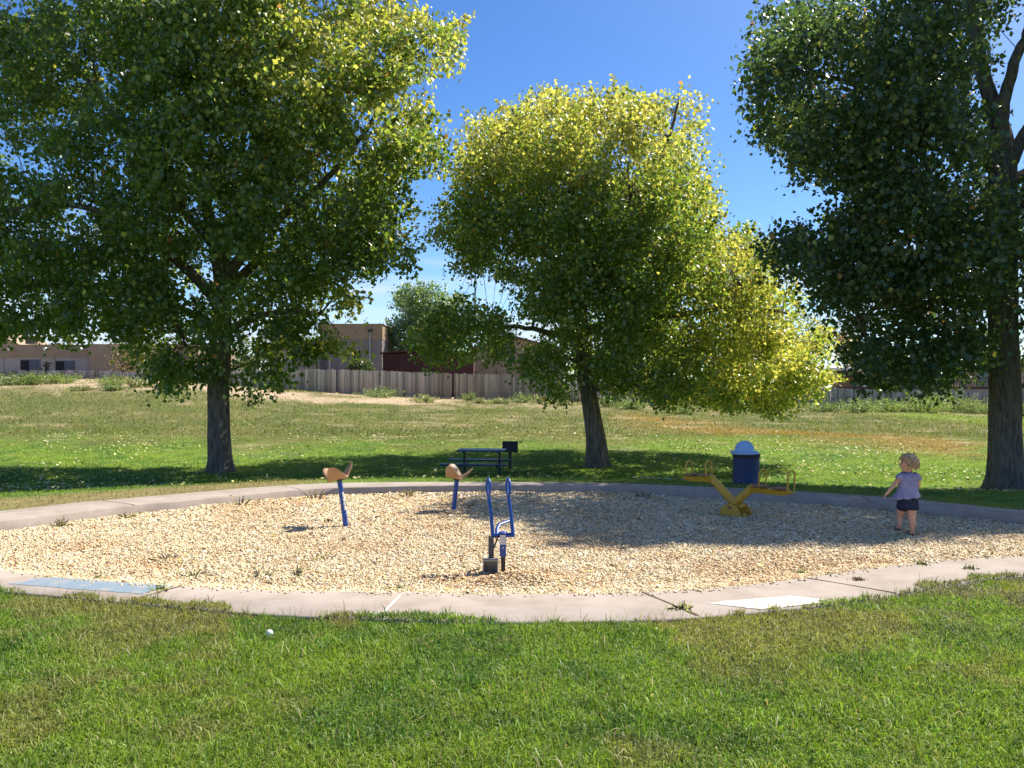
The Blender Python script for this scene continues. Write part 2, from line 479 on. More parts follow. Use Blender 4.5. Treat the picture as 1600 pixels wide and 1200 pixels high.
# ------------------------------------------------------------------ ground
sl = np.concatenate([[-0.05, 0.0], np.cumsum(np.full(60, 0.10)), 6.0 + np.cumsum(np.geomspace(0.11, 0.75, 75)), ])
sl = np.concatenate([sl, sl[-1] + np.cumsum(np.geomspace(0.8, 90, 34))])
gx = CEN[0] + np.cos(TH)[None, :] * (RO[None, :] + sl[:, None])
gy = CEN[1] + np.sin(TH)[None, :] * (RO[None, :] + sl[:, None])
gz = terrain(gx.ravel(), gy.ravel())
gz[:NT] -= 0.25
Vg = np.stack([gx.ravel(), gy.ravel(), gz], 1)
ii, jj = np.meshgrid(np.arange(len(sl) - 1), np.arange(NT), indexing='ij')
a_ = ii * NT + jj; b_ = ii * NT + (jj + 1) % NT
Fg = np.stack([a_, a_ + NT, b_ + NT, b_], -1).reshape(-1, 4)[:, ::-1]
gc = lawn_color(Vg[:, 0], Vg[:, 1])
ground = big('ground', Vg, Fg, M['lawn'], gc, smooth=True)
tag(ground, kind='structure')

# ------------------------------------------------------------------ sidewalk ring
prof_n = 5
rings = []
def ringpts(fr, z):
    R = RI + (RO - RI) * fr
    return np.stack([CEN[0] + np.cos(TH) * R, CEN[1] + np.sin(TH) * R, np.full(NT, z)], 1)
e = 0.014 / 0.6
for fr, z in ((0.0, -0.22), (0.0, -0.012), (e, 0.0), (0.5, 0.003), (1 - e, 0.0), (1.0, -0.012), (1.0, -0.2)):
    rings.append(ringpts(fr, z))
Vs = np.concatenate(rings)
nr = len(rings)
ii, jj = np.meshgrid(np.arange(nr - 1), np.arange(NT), indexing='ij')
a_ = ii * NT + jj; b_ = ii * NT + (jj + 1) % NT
sidewalk = big('pavement', Vs, np.stack([a_, a_ + NT, b_ + NT, b_], -1).reshape(-1, 4)[:, ::-1], M['concrete'])
tag(sidewalk, kind='structure')
def flat_patch(name, corners, z, m, sub=10, jit=0.008):
    P = [np.array(pxg(*c)) for c in corners]
    pts = []
    for i in range(len(P)):
        a, b = P[i], P[(i + 1) % len(P)]
        for k in range(sub):
            q = a + (b - a) * k / sub + rng.normal(0, jit, 2)
            pts.append((q[0], q[1], z))
    n = len(pts); c = np.mean(np.array(pts), 0)
    mb = MB(); mb.add(pts + [tuple(c)], [(i, (i + 1) % n, n) for i in range(n)])
    o = mb.build(name, m, sidewalk)
    return o
flat_patch('painted_patch', [(12, 913), (76, 902.5), (262, 915.5), (222, 929)], 0.0048, M['paintblue'], 12, 0.006)['label'] = 'faded blue painted rectangle'
flat_patch('painted_patch', [(1102, 943), (1236, 931.5), (1308, 940), (1190, 953)], 0.0048, M['paintwhite'], 12, 0.006)['label'] = 'white painted rectangle'
def joint(p, q, w, m, nm='expansion_joint'):
    a = np.array(pxg(*p)); b = np.array(pxg(*q)); d = (b - a) / np.linalg.norm(b - a); nn = np.array([-d[1], d[0]]) * w / 2
    L = []; R = []
    for k in range(13):
        c = a + (b - a) * k / 12; ww = rng.uniform(0.7, 1.3)
        L.append((*(c + nn * ww), 0.0042)); R.append((*(c - nn * ww), 0.0042))
    mb = MB(); mb.add(L + R, [(i, i + 13, i + 14, i + 1) for i in range(12)])
    mb.build(nm, m, sidewalk)
joint((630, 926), (592, 965), 0.022, M['jointpale'])
joint((1004, 925.5), (1090, 962), 0.022, M['dirt'])
joint((1256, 902.5), (1400, 927), 0.018, M['dirt'])
joint((283, 916), (205, 938), 0.018, M['dirt'])
joint((868, 758.5), (835, 753.5), 0.014, M['dirt'])
joint((470, 765), (440, 758.5), 0.014, M['dirt'])
joint((210, 789), (160, 782), 0.014, M['dirt'])
joint((1360, 784), (1345, 775), 0.014, M['dirt'])

# ------------------------------------------------------------------ wood chip bed
ZB = -0.115
def chip_z(x, y):
    r, ri, ro = radial(x, y)
    d = ri - r
    z = ZB + 0.05 * (n1(x, y, 0.8, 3) - 0.5) + 0.02 * (n2(x, y, 4, 2) - 0.5)
    z = z + (0.065) * S(0.7, 0.0, d) * S(9.0, 7.5, y)
    dg = pxg(812, 912, -0.1)
    z = z + 0.10 * np.exp(-(((x - dg[0]) / 0.32) ** 2 + ((y - dg[1]) / 0.18) ** 2))
    for (sx, sy, a) in ((pxg(541, 820, -0.1)[0], pxg(541, 820, -0.1)[1], -0.02), (pxg(1147, 806, -0.1)[0], pxg(1147, 806, -0.1)[1], -0.02)):
        z = z + a * np.exp(-((x - sx) ** 2 + (y - sy) ** 2) / 0.15)
    return z
fr = np.concatenate([np.linspace(0, 0.9, 70), np.linspace(0.905, 1.004, 12)])
cx = CEN[0] + np.cos(TH)[None, :] * (RI[None, :] * fr[:, None]); cy = CEN[1] + np.sin(TH)[None, :] * (RI[None, :] * fr[:, None])
Vc = np.stack([cx.ravel(), cy.ravel(), chip_z(cx.ravel(), cy.ravel())], 1)
ii, jj = np.meshgrid(np.arange(len(fr) - 1), np.arange(NT), indexing='ij')
a_ = ii * NT + jj; b_ = ii * NT + (jj + 1) % NT
bed = big('playground_bed', Vc, np.stack([a_, a_ + NT, b_ + NT, b_], -1).reshape(-1, 4)[:, ::-1], M['chipbed'], smooth=True)
tag(bed, kind='structure')

def rand_rot(n, tilt):
    # rotation matrices: yaw uniform, tilt normal
    yaw = rng.uniform(0, 2 * np.pi, n); tx = rng.normal(0, tilt, n); ty = rng.normal(0, tilt, n)
    cz, sz = np.cos(yaw), np.sin(yaw); cx_, sx_ = np.cos(tx), np.sin(tx); cy_, sy_ = np.cos(ty), np.sin(ty)
    Z = np.zeros(n); O = np.ones(n)
    Rz = np.stack([cz, -sz, Z, sz, cz, Z, Z, Z, O], 1).reshape(n, 3, 3)
    Rx = np.stack([O, Z, Z, Z, cx_, -sx_, Z, sx_, cx_], 1).reshape(n, 3, 3)
    Ry = np.stack([cy_, Z, sy_, Z, O, Z, -sy_, Z, cy_], 1).reshape(n, 3, 3)
    return Rz @ Rx @ Ry
def make_chips(n):
    y = 6.1 + (14 - 6.1) * rng.random(n * 3) ** 1.25
    x = rng.uniform(-1, 1, n * 3) * (y * 0.64 + 1.8)
    r, ri, ro = radial(x, y)
    k = (r < ri - 0.01) | ((r < ri + 0.12) & (rng.random(n * 3) < 0.035) & (y < 9))
    x = x[k][:n]; y = y[k][:n]; r = r[k][:n]; ri = ri[k][:n]; n = len(x)
    z = chip_z(x, y) + rng.uniform(0.0, 0.016, n)
    z = np.where(r > ri, 0.006, z)
    far = 0.8 + 0.5 * S(8, 13, y)
    L = rng.lognormal(math.log(0.0105), 0.4, n) * far; W = L * rng.uniform(0.3, 0.75, n); T = rng.uniform(0.002, 0.005, n)
    u = np.array([[-1, -1, -1], [1, -1, -1], [1, 1, -1], [-1, 1, -1], [-1, -1, 1], [1, -1, 1], [1, 1, 1], [-1, 1, 1]], float)
    B = u[None] * np.stack([L, W, T], 1)[:, None, :]
    B[:, :, :2] *= rng.uniform(0.65, 1.15, (n, 8, 1))
    R = rand_rot(n, 0.42)
    V = np.einsum('nij,nkj->nki', R, B) + np.stack([x, y, z], 1)[:, None, :]
    Fq = np.array([(4, 5, 6, 7), (0, 1, 5, 4), (1, 2, 6, 5), (2, 3, 7, 6), (3, 0, 4, 7)])
    Fa = (Fq[None] + (np.arange(n) * 8)[:, None, None]).reshape(-1, 4)
    pal = np.array([(0.72, 0.61, 0.41), (0.67, 0.53, 0.32), (0.76, 0.68, 0.51), (0.56, 0.39, 0.20), (0.61, 0.45, 0.24), (0.38, 0.21, 0.10), (0.58, 0.49, 0.33), (0.74, 0.59, 0.33)])
    red = n3(x, y, 0.9, 4)
    w = rng.choice(8, n, p=[.22, .2, .17, .11, .1, .05, .07, .08])
    col = pal[w]
    t = S(0.5, 0.66, red)[:, None] * 0.32
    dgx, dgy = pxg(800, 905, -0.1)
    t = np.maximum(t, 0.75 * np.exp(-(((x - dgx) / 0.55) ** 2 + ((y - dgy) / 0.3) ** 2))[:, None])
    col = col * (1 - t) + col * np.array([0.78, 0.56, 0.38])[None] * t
    col = col * rng.uniform(0.8, 1.15, (n, 1))
    return V.reshape(-1, 3), Fa, np.repeat(np.clip(col, 0, 0.85), 8, 0)
V_, F_, C_ = make_chips(290000)
tag(big('wood_chips', V_, F_, M['chip'], C_), 'cream and tan wood chips filling the oval play area', 'wood chips', kind='stuff')

# ------------------------------------------------------------------ grass blades
def blades(x, y, h, w, lean, col, z=None):
    n = len(x)
    if z is None: z = terrain(x, y)
    a = rng.uniform(0, 2 * np.pi, n); b = rng.uniform(0, 2 * np.pi, n)
    sx, sy = np.cos(a) * w / 2, np.sin(a) * w / 2
    lx, ly = np.cos(b) * lean * h, np.sin(b) * lean * h
    P = np.empty((n, 5, 3))
    P[:, 0] = np.stack([x - sx, y - sy, z - 0.01], 1); P[:, 1] = np.stack([x + sx, y + sy, z - 0.01], 1)
    mz = z + h * 0.6
    P[:, 2] = np.stack([x + sx * .8 + lx * .35, y + sy * .8 + ly * .35, mz], 1)
    P[:, 3] = np.stack([x - sx * .8 + lx * .35, y - sy * .8 + ly * .35, mz], 1)
    P[:, 4] = np.stack([x + lx, y + ly, z + h * np.sqrt(np.maximum(1 - (lean * 0.7) ** 2, 0.1))], 1)
    Ft = np.array([(0, 1, 2), (0, 2, 3), (3, 2, 4)])
    Fa = (Ft[None] + (np.arange(n) * 5)[:, None, None]).reshape(-1, 3)
    g = np.array([0.55, 0.55, 0.9, 0.9, 1.15])
    g = np.ones(5)
    return P.reshape(-1, 3), Fa, (col[:, None, :] * g[None, :, None]).reshape(-1, 3)

def blade_cols(x, y, n, dryp=0.10):
    c = lawn_color(x, y)
    c = c * rng.uniform(0.7, 1.35, (n, 1))
    d = rng.random(n) < dryp
    c[d] = np.array([0.34, 0.29, 0.15]) * rng.uniform(0.6, 1.3, (d.sum(), 1))
    br = rng.random(n) < 0.03
    c[br] = np.array([0.22, 0.34, 0.10])
    return np.clip(c, 0, 0.8)
# front lawn
n = 520000
y = 2.9 + 4.9 * rng.random(n * 2) ** 1.15
x = rng.uniform(-1, 1, n * 2) * (y * 0.64 + 1.5)
r, ri, ro = radial(x, y)
edge = r - ro
k = (edge > -0.16 * S(0.42, 0.75, n4(x, y, 3.2, 4))) & (y < 8.2)
x = x[k][:n]; y = y[k][:n]; edge = edge[k][:n]; n = len(x)
cl = n2(x, y, 5.0, 3); cl2 = n4(x, y, 1.4, 3)
h = (0.014 + 0.031 * rng.random(n) ** 1.5) * (0.5 + 1.0 * cl) * (0.75 + 0.5 * cl2)
h = h * (1 + 1.3 * (rng.random(n) < 0.04))
w = rng.uniform(0.0036, 0.0085, n)
lean = rng.uniform(0.2, 1.5, n)
A = blades(x, y, h, w, lean, blade_cols(x, y, n, 0.09), np.where(edge < 0, 0.0, terrain(x, y)))
# wisps along the path edge
m_ = 2600
th = rng.uniform(0, 2 * np.pi, m_); rr = np.interp(th, TH, RO) + rng.normal(0.03, 0.05, m_)
xx = CEN[0] + np.cos(th) * rr; yy = CEN[1] + np.sin(th) * rr
B = blades(xx, yy, rng.uniform(0.05, 0.17, m_) * rng.random(m_) ** 0.6, np.full(m_, 0.003), rng.uniform(0.2, 1.0, m_), blade_cols(xx, yy, m_, 0.5))
# flat dead litter at the soil
def cat(parts):
    o = 0; Vv = []; Ff = []; Cc = []
    for v, f, c in parts:
        Vv.append(v); Ff.append(f + o); Cc.append(c); o += len(v)
    return np.concatenate(Vv), np.concatenate(Ff), np.concatenate(Cc)
tag(big('lawn_grass', *[(q) for q in cat([A, B])[:2]], M['blade'], cat([A, B])[2]) if False else (lambda q: big('lawn_grass', q[0], q[1], M['blade'], q[2]))(cat([A, B])),
    'short green grass with dry brown patches in the foreground', 'grass', kind='stuff')
# far lawn tufts
parts = []
for (lo, hi, n, hh, ww) in ((9.0, 22, 90000, 0.045, 0.008), (20, 34, 110000, 0.05, 0.014), (32, 59, 90000, 0.08, 0.03)):
    y = lo + (hi - lo) * rng.random(n); x = rng.uniform(-1, 1, n) * (y * 0.64 + 2.0)
    r, ri, ro = radial(x, y)
    k = (r > ro + 0.02)
    x = x[k]; y = y[k]; n = len(x)
    cc = blade_cols(x, y, n, 0.07)
    sandy = cc[:, 0] > 0.36
    hgt = hh * rng.uniform(0.3, 1.3, n) * (0.5 + n2(x, y, 1.2, 3))
    keep = ~sandy | (rng.random(n) < 0.12)
    parts.append(blades(x[keep], y[keep], hgt[keep], np.full(keep.sum(), ww) * rng.uniform(0.6, 1.3, keep.sum()), rng.uniform(0.2, 1.3, keep.sum()), cc[keep]))
q = cat(parts)
tag(big('far_lawn_grass', q[0], q[1], M['blade'], q[2]), 'mown green and olive grass on the slope behind the play area', 'grass', kind='stuff')

# ------------------------------------------------------------------ leaves
def leaf_mesh(P, size, col, droop=0.6, fold=0.35):
    n = len(P)
    d = rng.normal(0, 1, (n, 3)); d[:, 2] -= droop * 1.4
    d /= np.linalg.norm(d, axis=1)[:, None]
    u = np.cross(d, rng.normal(0, 1, (n, 3))); u /= np.linalg.norm(u, axis=1)[:, None]
    nn = np.cross(d, u)
    s = size[:, None]
    V = np.empty((n, 4, 3))
    V[:, 0] = P
    V[:, 1] = P + d * s * 0.42 + u * s * 0.46 + nn * s * fold * 0.4
    V[:, 2] = P + d * s
    V[:, 3] = P + d * s * 0.42 - u * s * 0.46 + nn * s * fold * 0.4
    Ft = np.array([(0, 1, 2), (0, 2, 3)])
    Fa = (Ft[None] + (np.arange(n) * 4)[:, None, None]).reshape(-1, 3)
    return V.reshape(-1, 3), Fa, np.repeat(col, 4, 0)

def limb_tube(mb, pts, rads, n=8, wob=0.0):
    # resample smoothly
    P = [Vector(p) for p in pts]; out = []; ro_ = []
    for i in range(len(P) - 1):
        p0 = P[max(i - 1, 0)]; p1 = P[i]; p2 = P[i + 1]; p3 = P[min(i + 2, len(P) - 1)]
        st = 6
        for k in range(st):
            t = k / st
            q = 0.5 * ((2 * p1) + (p2 - p0) * t + (2 * p0 - 5 * p1 + 4 * p2 - p3) * t * t + (3 * p1 - p0 - 3 * p2 + p3) * t ** 3)
            out.append(q + Vector(rng.normal(0, wob, 3)) * (1 if 0 < i or k else 0)); ro_.append(rads[i] + (rads[i + 1] - rads[i]) * t)
    out.append(P[-1]); ro_.append(rads[-1])
    mb.tube(out, ro_, n)
    return out, ro_

def trunk_mesh(name, pts, rads, m, parent, flare=1.7, nseg=40, ns=28, loc=None, fork=1.0):
    """A ridged, flared trunk: dense rings with bark furrows in the geometry."""
    P = [Vector(p) for p in pts]
    mb = MB(); out = []; rr = []
    for i in range(len(P) - 1):
        p0 = P[max(i - 1, 0)]; p1 = P[i]; p2 = P[i + 1]; p3 = P[min(i + 2, len(P) - 1)]
        st = max(4, int((p2 - p1).length / 0.07))
        for k in range(st):
            t = k / st
            out.append(0.5 * ((2 * p1) + (p2 - p0) * t + (2 * p0 - 5 * p1 + 4 * p2 - p3) * t * t + (3 * p1 - p0 - 3 * p2 + p3) * t ** 3))
            rr.append(rads[i] + (rads[i + 1] - rads[i]) * t)
    out.append(P[-1]); rr.append(rads[-1])
    V = []; z0 = out[0].z
    for q, r_ in zip(out, rr):
        hgt = q.z - z0
        for k in range(ns):
            a = 2 * math.pi * k / ns
            fl = 1 + (flare - 1) * math.exp(-max(hgt, 0) / 0.22) * (0.75 + 0.45 * math.sin(5 * a + 1.3) * 1)
            rg = 1 + 0.075 * (float(n3(np.array([a * 5.0]), np.array([hgt * 1.1]), 1.0, 2)[0]) - 0.5) * 2 + 0.06 * (float(n2(np.array([math.cos(a) * 1.5 + 9]), np.array([hgt * 1.5 + math.sin(a)]), 1.0, 2)[0]) - 0.5) * 2
            rg += 0.03 * (1 if k % 2 else -1)
            V.append(q + Vector((math.cos(a), math.sin(a), 0)) * r_ * fl * rg)
    Fc = []
    for i in range(len(out) - 1):
        for k in range(ns):
            a = i * ns + k; b = i * ns + (k + 1) % ns
            Fc.append((a, b, b + ns, a + ns))
    Fc.append(tuple((len(out) - 1) * ns + k for k in range(ns)))
    mb.add([v - parent.location for v in V], Fc)
    return mb, out, rr

def tree(name, base, D, trunk, limbs, blobs, nclump, nleaf, lsize, colfn, label, hmax, ccen, crad, sigma=0.23, barkm=None, flare=1.6, droop=0.6, twr=0.012, group=None, back=0.0):
    root = empty(name, base, label=label, cat='tree', group=group)
    tp = [Vector(base)] + [at(a, b, D + o) for (a, b, o, w) in trunk]
    tp[0] = tp[0] - Vector((0, 0, 0.08))
    tr = [trunk[0][3] * 1.0] + [w for (_, _, _, w) in trunk]
    mb, to, trr = trunk_mesh('trunk', tp, tr, M['bark'], root, flare)
    nodes = [(p, r) for p, r in zip(to, trr) if p.z > to[0].z + 2.0]
    lb = MB()
    for L in limbs:
        pts = [at(a, b, D + o) for (a, b, o, w) in L]
        o_, r_ = limb_tube(lb, pts, [w for (_, _, _, w) in L], 10, 0.012)
        nodes += list(zip(o_, r_))
    # secondary limbs to each clump region
    for (bx, by, br) in blobs:
        for rep in range(2):
            h = hmax * math.sqrt(max(0.05, 1 - ((bx - ccen[0]) / crad[0]) ** 2 - ((by - ccen[1]) / crad[1]) ** 2))
            o = rng.uniform(-0.7, 0.7) * h
            e = at(bx + rng.uniform(-.3, .3) * br, by + rng.uniform(-.3, .3) * br, D + o)
            c = min(nodes, key=lambda q: (q[0] - e).length + 1.5 * max(0, q[0].z - e.z + 0.2) + (0.8 if q[1] < 0.03 else 0))
            s_ = c[0]; ln = (e - s_).length
            if ln < 0.3: continue
            mid = s_.lerp(e, 0.5) + Vector((0, 0, 0.10 * ln)) + Vector(rng.normal(0, 0.05 * ln, 3))
            r0 = min(c[1] * 0.6, 0.02 + 0.018 * ln)
            o_, r_ = limb_tube(lb, [s_, mid, e], [r0, r0 * 0.6, 0.012], 6, 0.015)
            nodes += [(p, r) for p, r in zip(o_, r_)][4:]
    mb.add([Vector(v) - root.location for v in lb.v], lb.f)
    mb.build('trunk', M['bark'] if barkm is None else barkm, root, smooth=True)
    # clumps
    tot = sum(b[2] ** 2 for b in blobs)
    cl = []
    for (bx, by, br) in blobs:
        k = max(3, int(nclump * br * br / tot))
        rad = br * np.sqrt(rng.random(k)) * (0.85 + 0.3 * rng.random(k)); an = rng.uniform(0, 2 * np.pi, k)
        cx_ = bx + rad * np.cos(an); cy_ = by + rad * np.sin(an) * 0.95
        w1 = n2(cx_ * 0.02, cy_ * 0.02, 1.0, 2) - 0.5; w2_ = n4(cx_ * 0.02 + 7, cy_ * 0.02, 1.0, 2) - 0.5
        cx_ = cx_ + w1 * 0.5 * br * (D < 40); cy_ = cy_ + w2_ * 0.5 * br * (D < 40)
        hh = hmax * np.sqrt(np.clip(1 - ((cx_ - ccen[0]) / crad[0]) ** 2 - ((cy_ - ccen[1]) / crad[1]) ** 2, 0.05, 1))
        u = rng.uniform(-1, 1, k); u = np.sign(u) * np.abs(u) ** 0.7
        Dd = D + (u + back) * hh
        P = np.stack([(cx_ - 800) / F * Dd, Dd, EYE + (HOR - cy_) / F * Dd], 1)
        # leave ragged gaps
        g = n1(P[:, 0] * 1.1 + P[:, 1] * 0.6, P[:, 2] * 1.1, 1.0, 2)
        keep = g > np.where(cy_ < 0, 0.46, 0.34)
        cl.append(np.concatenate([P, cx_[:, None], cy_[:, None]], 1)[keep])
    cl = np.concatenate(cl)
    npos = np.array([tuple(p) for p, r in nodes])
    K = len(cl)
    # twigs
    tw = []
    idx = rng.permutation(K)[: int(K * 0.7)]
    d2 = ((cl[idx, None, :3] - npos[None]) ** 2).sum(2)
    nn_ = npos[d2.argmin(1)]
    A_ = nn_; B_ = cl[idx, :3]
    ln = np.linalg.norm(B_ - A_, axis=1); ok = (ln > 0.15) & (ln < 2.2)
    A_, B_, ln = A_[ok], B_[ok], ln[ok]
    Md = (A_ + B_) / 2 + rng.normal(0, 0.06, A_.shape) * ln[:, None] + np.array([0, 0, 0.06]) * ln[:, None]
    kk = len(A_)
    ang = np.array([0, 2.094, 4.188])
    off = np.stack([np.cos(ang), np.sin(ang), ang * 0], 1)
    Vt = np.concatenate([A_[:, None] + off[None] * twr, Md[:, None] + off[None] * twr * 0.7, B_[:, None] + off[None] * twr * 0.35], 1)
    Ft = []
    for i in range(2):
        for q in range(3):
            a = i * 3 + q; b = i * 3 + (q + 1) % 3
            Ft.append((a, b, b + 3, a + 3))
    Ft = (np.array(Ft)[None] + (np.arange(kk) * 9)[:, None, None]).reshape(-1, 4)
    if D < 40: big('twigs', Vt.reshape(-1, 3), Ft, M['twig'], parent=root, loc=tuple(root.location))
    # leaves
    cnt = rng.integers(int(nleaf * 0.5), int(nleaf * 1.5), K)
    rep = np.repeat(np.arange(K), cnt); n = len(rep)
    sg = sigma * rng.uniform(0.6, 1.3, K)[rep]
    P = cl[rep, :3] + np.clip(rng.normal(0, 1, (n, 3)), -1.7, 1.7) * sg[:, None] * np.array([1, 1, 0.8])
    P[:, 2] -= np.abs(rng.normal(0, 0.08, n))
    # long leafy shoots that stand out of the outline
    rn = np.sqrt(((cl[:, 3] - ccen[0]) / crad[0]) ** 2 + ((cl[:, 4] - ccen[1]) / crad[1]) ** 2)
    sh_ = np.where(rng.random(K) < 0.22 * S(0.35, 0.9, rn))[0]
    if len(sh_):
        dr = np.stack([(cl[sh_, 3] - ccen[0]) / crad[0], rng.normal(0, 0.4, len(sh_)), -(cl[sh_, 4] - ccen[1]) / crad[1] + 0.35], 1) + rng.normal(0, 0.25, (len(sh_), 3))
        dr /= np.linalg.norm(dr, axis=1)[:, None]
        L_ = rng.uniform(1.3, 3.2, len(sh_)) * sigma
        kk_ = 26
        tt_ = rng.random((len(sh_), kk_))
        Q = cl[sh_, None, :3] + dr[:, None, :] * (tt_ * L_[:, None])[:, :, None] + rng.normal(0, 0.055, (len(sh_), kk_, 3)) * (1.6 - tt_)[:, :, None]
        P = np.concatenate([P, Q.reshape(-1, 3)]); rep = np.concatenate([rep, np.repeat(sh_, kk_)]); n = len(P)
    okz = P[:, 2] > terrain(P[:, 0], P[:, 1]) + 0.5
    P = P[okz]; rep = rep[okz]; n = len(P)
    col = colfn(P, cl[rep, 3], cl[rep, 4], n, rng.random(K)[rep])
    v, f, c = leaf_mesh(P, lsize * rng.uniform(0.5, 1.35, n), col, droop)
    big('crown', v, f, M['leaf'], c, parent=root, loc=tuple(root.location))
    return root

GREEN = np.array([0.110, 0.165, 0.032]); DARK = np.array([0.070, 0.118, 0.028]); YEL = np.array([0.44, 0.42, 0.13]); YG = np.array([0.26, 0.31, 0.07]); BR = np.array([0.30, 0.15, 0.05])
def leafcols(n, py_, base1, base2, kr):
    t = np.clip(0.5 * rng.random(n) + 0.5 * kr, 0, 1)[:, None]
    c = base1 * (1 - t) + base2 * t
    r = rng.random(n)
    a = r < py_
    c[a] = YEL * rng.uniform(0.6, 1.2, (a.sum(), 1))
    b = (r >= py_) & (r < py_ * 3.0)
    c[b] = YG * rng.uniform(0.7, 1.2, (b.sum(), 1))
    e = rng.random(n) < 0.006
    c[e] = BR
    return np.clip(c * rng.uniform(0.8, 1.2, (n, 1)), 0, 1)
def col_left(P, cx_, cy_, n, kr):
    p = 0.03 + 0.42 * S(320, -40, cy_) * S(150, 600, cx_) + 0.42 * S(480, 545, cx_) * S(430, 470, cy_) + 0.10 * S(380, 640, cx_) * S(420, 120, cy_)  # yellow leaf colour paints in the sunlit upper right and a lit lower patch
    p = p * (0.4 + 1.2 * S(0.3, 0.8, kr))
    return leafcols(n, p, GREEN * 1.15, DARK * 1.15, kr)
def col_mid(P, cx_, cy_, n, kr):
    p = 0.06 + 0.60 * S(340, 150, cy_) + 0.32 * S(1060, 1200, cx_) * S(640, 560, cy_ * 1.0) + 0.12 * S(980, 1120, cx_)  # leaf colour mixes autumn yellowing with painted sunlight on top and right side
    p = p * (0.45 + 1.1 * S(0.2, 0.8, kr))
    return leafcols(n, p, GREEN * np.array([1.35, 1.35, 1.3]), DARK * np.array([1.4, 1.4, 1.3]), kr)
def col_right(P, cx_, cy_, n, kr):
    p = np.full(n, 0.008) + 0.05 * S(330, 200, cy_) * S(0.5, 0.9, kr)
    return leafcols(n, p, np.array([0.070, 0.118, 0.040]), np.array([0.050, 0.090, 0.036]), kr)  # darker blue-green leaves put this crown's backlit shade into the colour

b1 = hit(345, 737); D1 = b1.y
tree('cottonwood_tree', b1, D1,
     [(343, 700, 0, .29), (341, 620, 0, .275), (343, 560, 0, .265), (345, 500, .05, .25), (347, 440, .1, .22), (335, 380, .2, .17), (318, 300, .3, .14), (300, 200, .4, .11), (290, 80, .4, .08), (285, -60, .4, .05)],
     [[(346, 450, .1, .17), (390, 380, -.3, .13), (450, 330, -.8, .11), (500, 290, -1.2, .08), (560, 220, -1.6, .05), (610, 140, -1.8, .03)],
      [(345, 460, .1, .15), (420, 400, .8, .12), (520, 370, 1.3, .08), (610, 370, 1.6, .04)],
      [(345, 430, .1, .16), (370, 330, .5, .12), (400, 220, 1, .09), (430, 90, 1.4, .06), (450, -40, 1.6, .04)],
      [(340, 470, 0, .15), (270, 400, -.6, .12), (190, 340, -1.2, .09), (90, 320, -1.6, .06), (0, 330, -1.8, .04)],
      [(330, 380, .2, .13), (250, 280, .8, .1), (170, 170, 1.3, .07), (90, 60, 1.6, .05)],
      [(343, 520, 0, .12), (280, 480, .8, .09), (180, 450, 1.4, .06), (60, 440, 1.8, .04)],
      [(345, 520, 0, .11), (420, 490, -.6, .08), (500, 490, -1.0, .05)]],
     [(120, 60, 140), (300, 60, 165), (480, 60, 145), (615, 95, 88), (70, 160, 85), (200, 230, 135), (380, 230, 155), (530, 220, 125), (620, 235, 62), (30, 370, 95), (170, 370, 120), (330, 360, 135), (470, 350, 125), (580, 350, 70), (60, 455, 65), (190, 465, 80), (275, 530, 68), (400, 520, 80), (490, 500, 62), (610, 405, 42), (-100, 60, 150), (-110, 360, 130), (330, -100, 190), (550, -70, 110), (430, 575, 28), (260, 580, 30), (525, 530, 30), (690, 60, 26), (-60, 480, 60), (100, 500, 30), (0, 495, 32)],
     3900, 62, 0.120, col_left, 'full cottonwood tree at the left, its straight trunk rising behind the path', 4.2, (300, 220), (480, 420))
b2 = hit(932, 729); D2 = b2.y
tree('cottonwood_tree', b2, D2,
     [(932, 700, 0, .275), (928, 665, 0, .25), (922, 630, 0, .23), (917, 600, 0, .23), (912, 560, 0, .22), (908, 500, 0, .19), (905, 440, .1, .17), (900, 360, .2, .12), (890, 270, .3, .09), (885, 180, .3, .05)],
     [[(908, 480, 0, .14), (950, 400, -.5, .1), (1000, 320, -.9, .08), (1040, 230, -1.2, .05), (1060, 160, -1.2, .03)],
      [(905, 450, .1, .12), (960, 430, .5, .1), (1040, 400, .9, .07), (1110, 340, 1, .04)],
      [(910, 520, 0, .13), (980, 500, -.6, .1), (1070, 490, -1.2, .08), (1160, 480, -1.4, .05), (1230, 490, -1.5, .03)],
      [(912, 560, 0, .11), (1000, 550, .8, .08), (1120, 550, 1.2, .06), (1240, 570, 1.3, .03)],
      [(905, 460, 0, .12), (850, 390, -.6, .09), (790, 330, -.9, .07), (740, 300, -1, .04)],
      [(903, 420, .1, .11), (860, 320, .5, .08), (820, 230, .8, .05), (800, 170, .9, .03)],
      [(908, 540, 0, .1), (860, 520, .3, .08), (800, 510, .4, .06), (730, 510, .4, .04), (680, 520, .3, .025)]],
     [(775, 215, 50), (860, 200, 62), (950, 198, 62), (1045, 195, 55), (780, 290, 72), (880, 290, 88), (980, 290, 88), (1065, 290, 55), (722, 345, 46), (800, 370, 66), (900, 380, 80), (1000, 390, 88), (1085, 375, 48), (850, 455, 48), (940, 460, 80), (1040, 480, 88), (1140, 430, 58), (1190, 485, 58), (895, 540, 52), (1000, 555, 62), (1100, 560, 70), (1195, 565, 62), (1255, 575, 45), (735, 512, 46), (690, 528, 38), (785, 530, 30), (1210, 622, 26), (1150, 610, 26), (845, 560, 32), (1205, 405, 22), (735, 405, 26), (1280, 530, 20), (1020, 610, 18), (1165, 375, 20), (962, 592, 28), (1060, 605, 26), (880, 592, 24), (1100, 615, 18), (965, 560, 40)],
     3700, 52, 0.100, col_mid, 'middle cottonwood tree with yellowing, sunlit-tinted top and a leaning trunk behind the picnic table', 5.3, (960, 390), (370, 340), sigma=0.21, back=0.2)
b3 = hit(1572, 767); D3 = b3.y
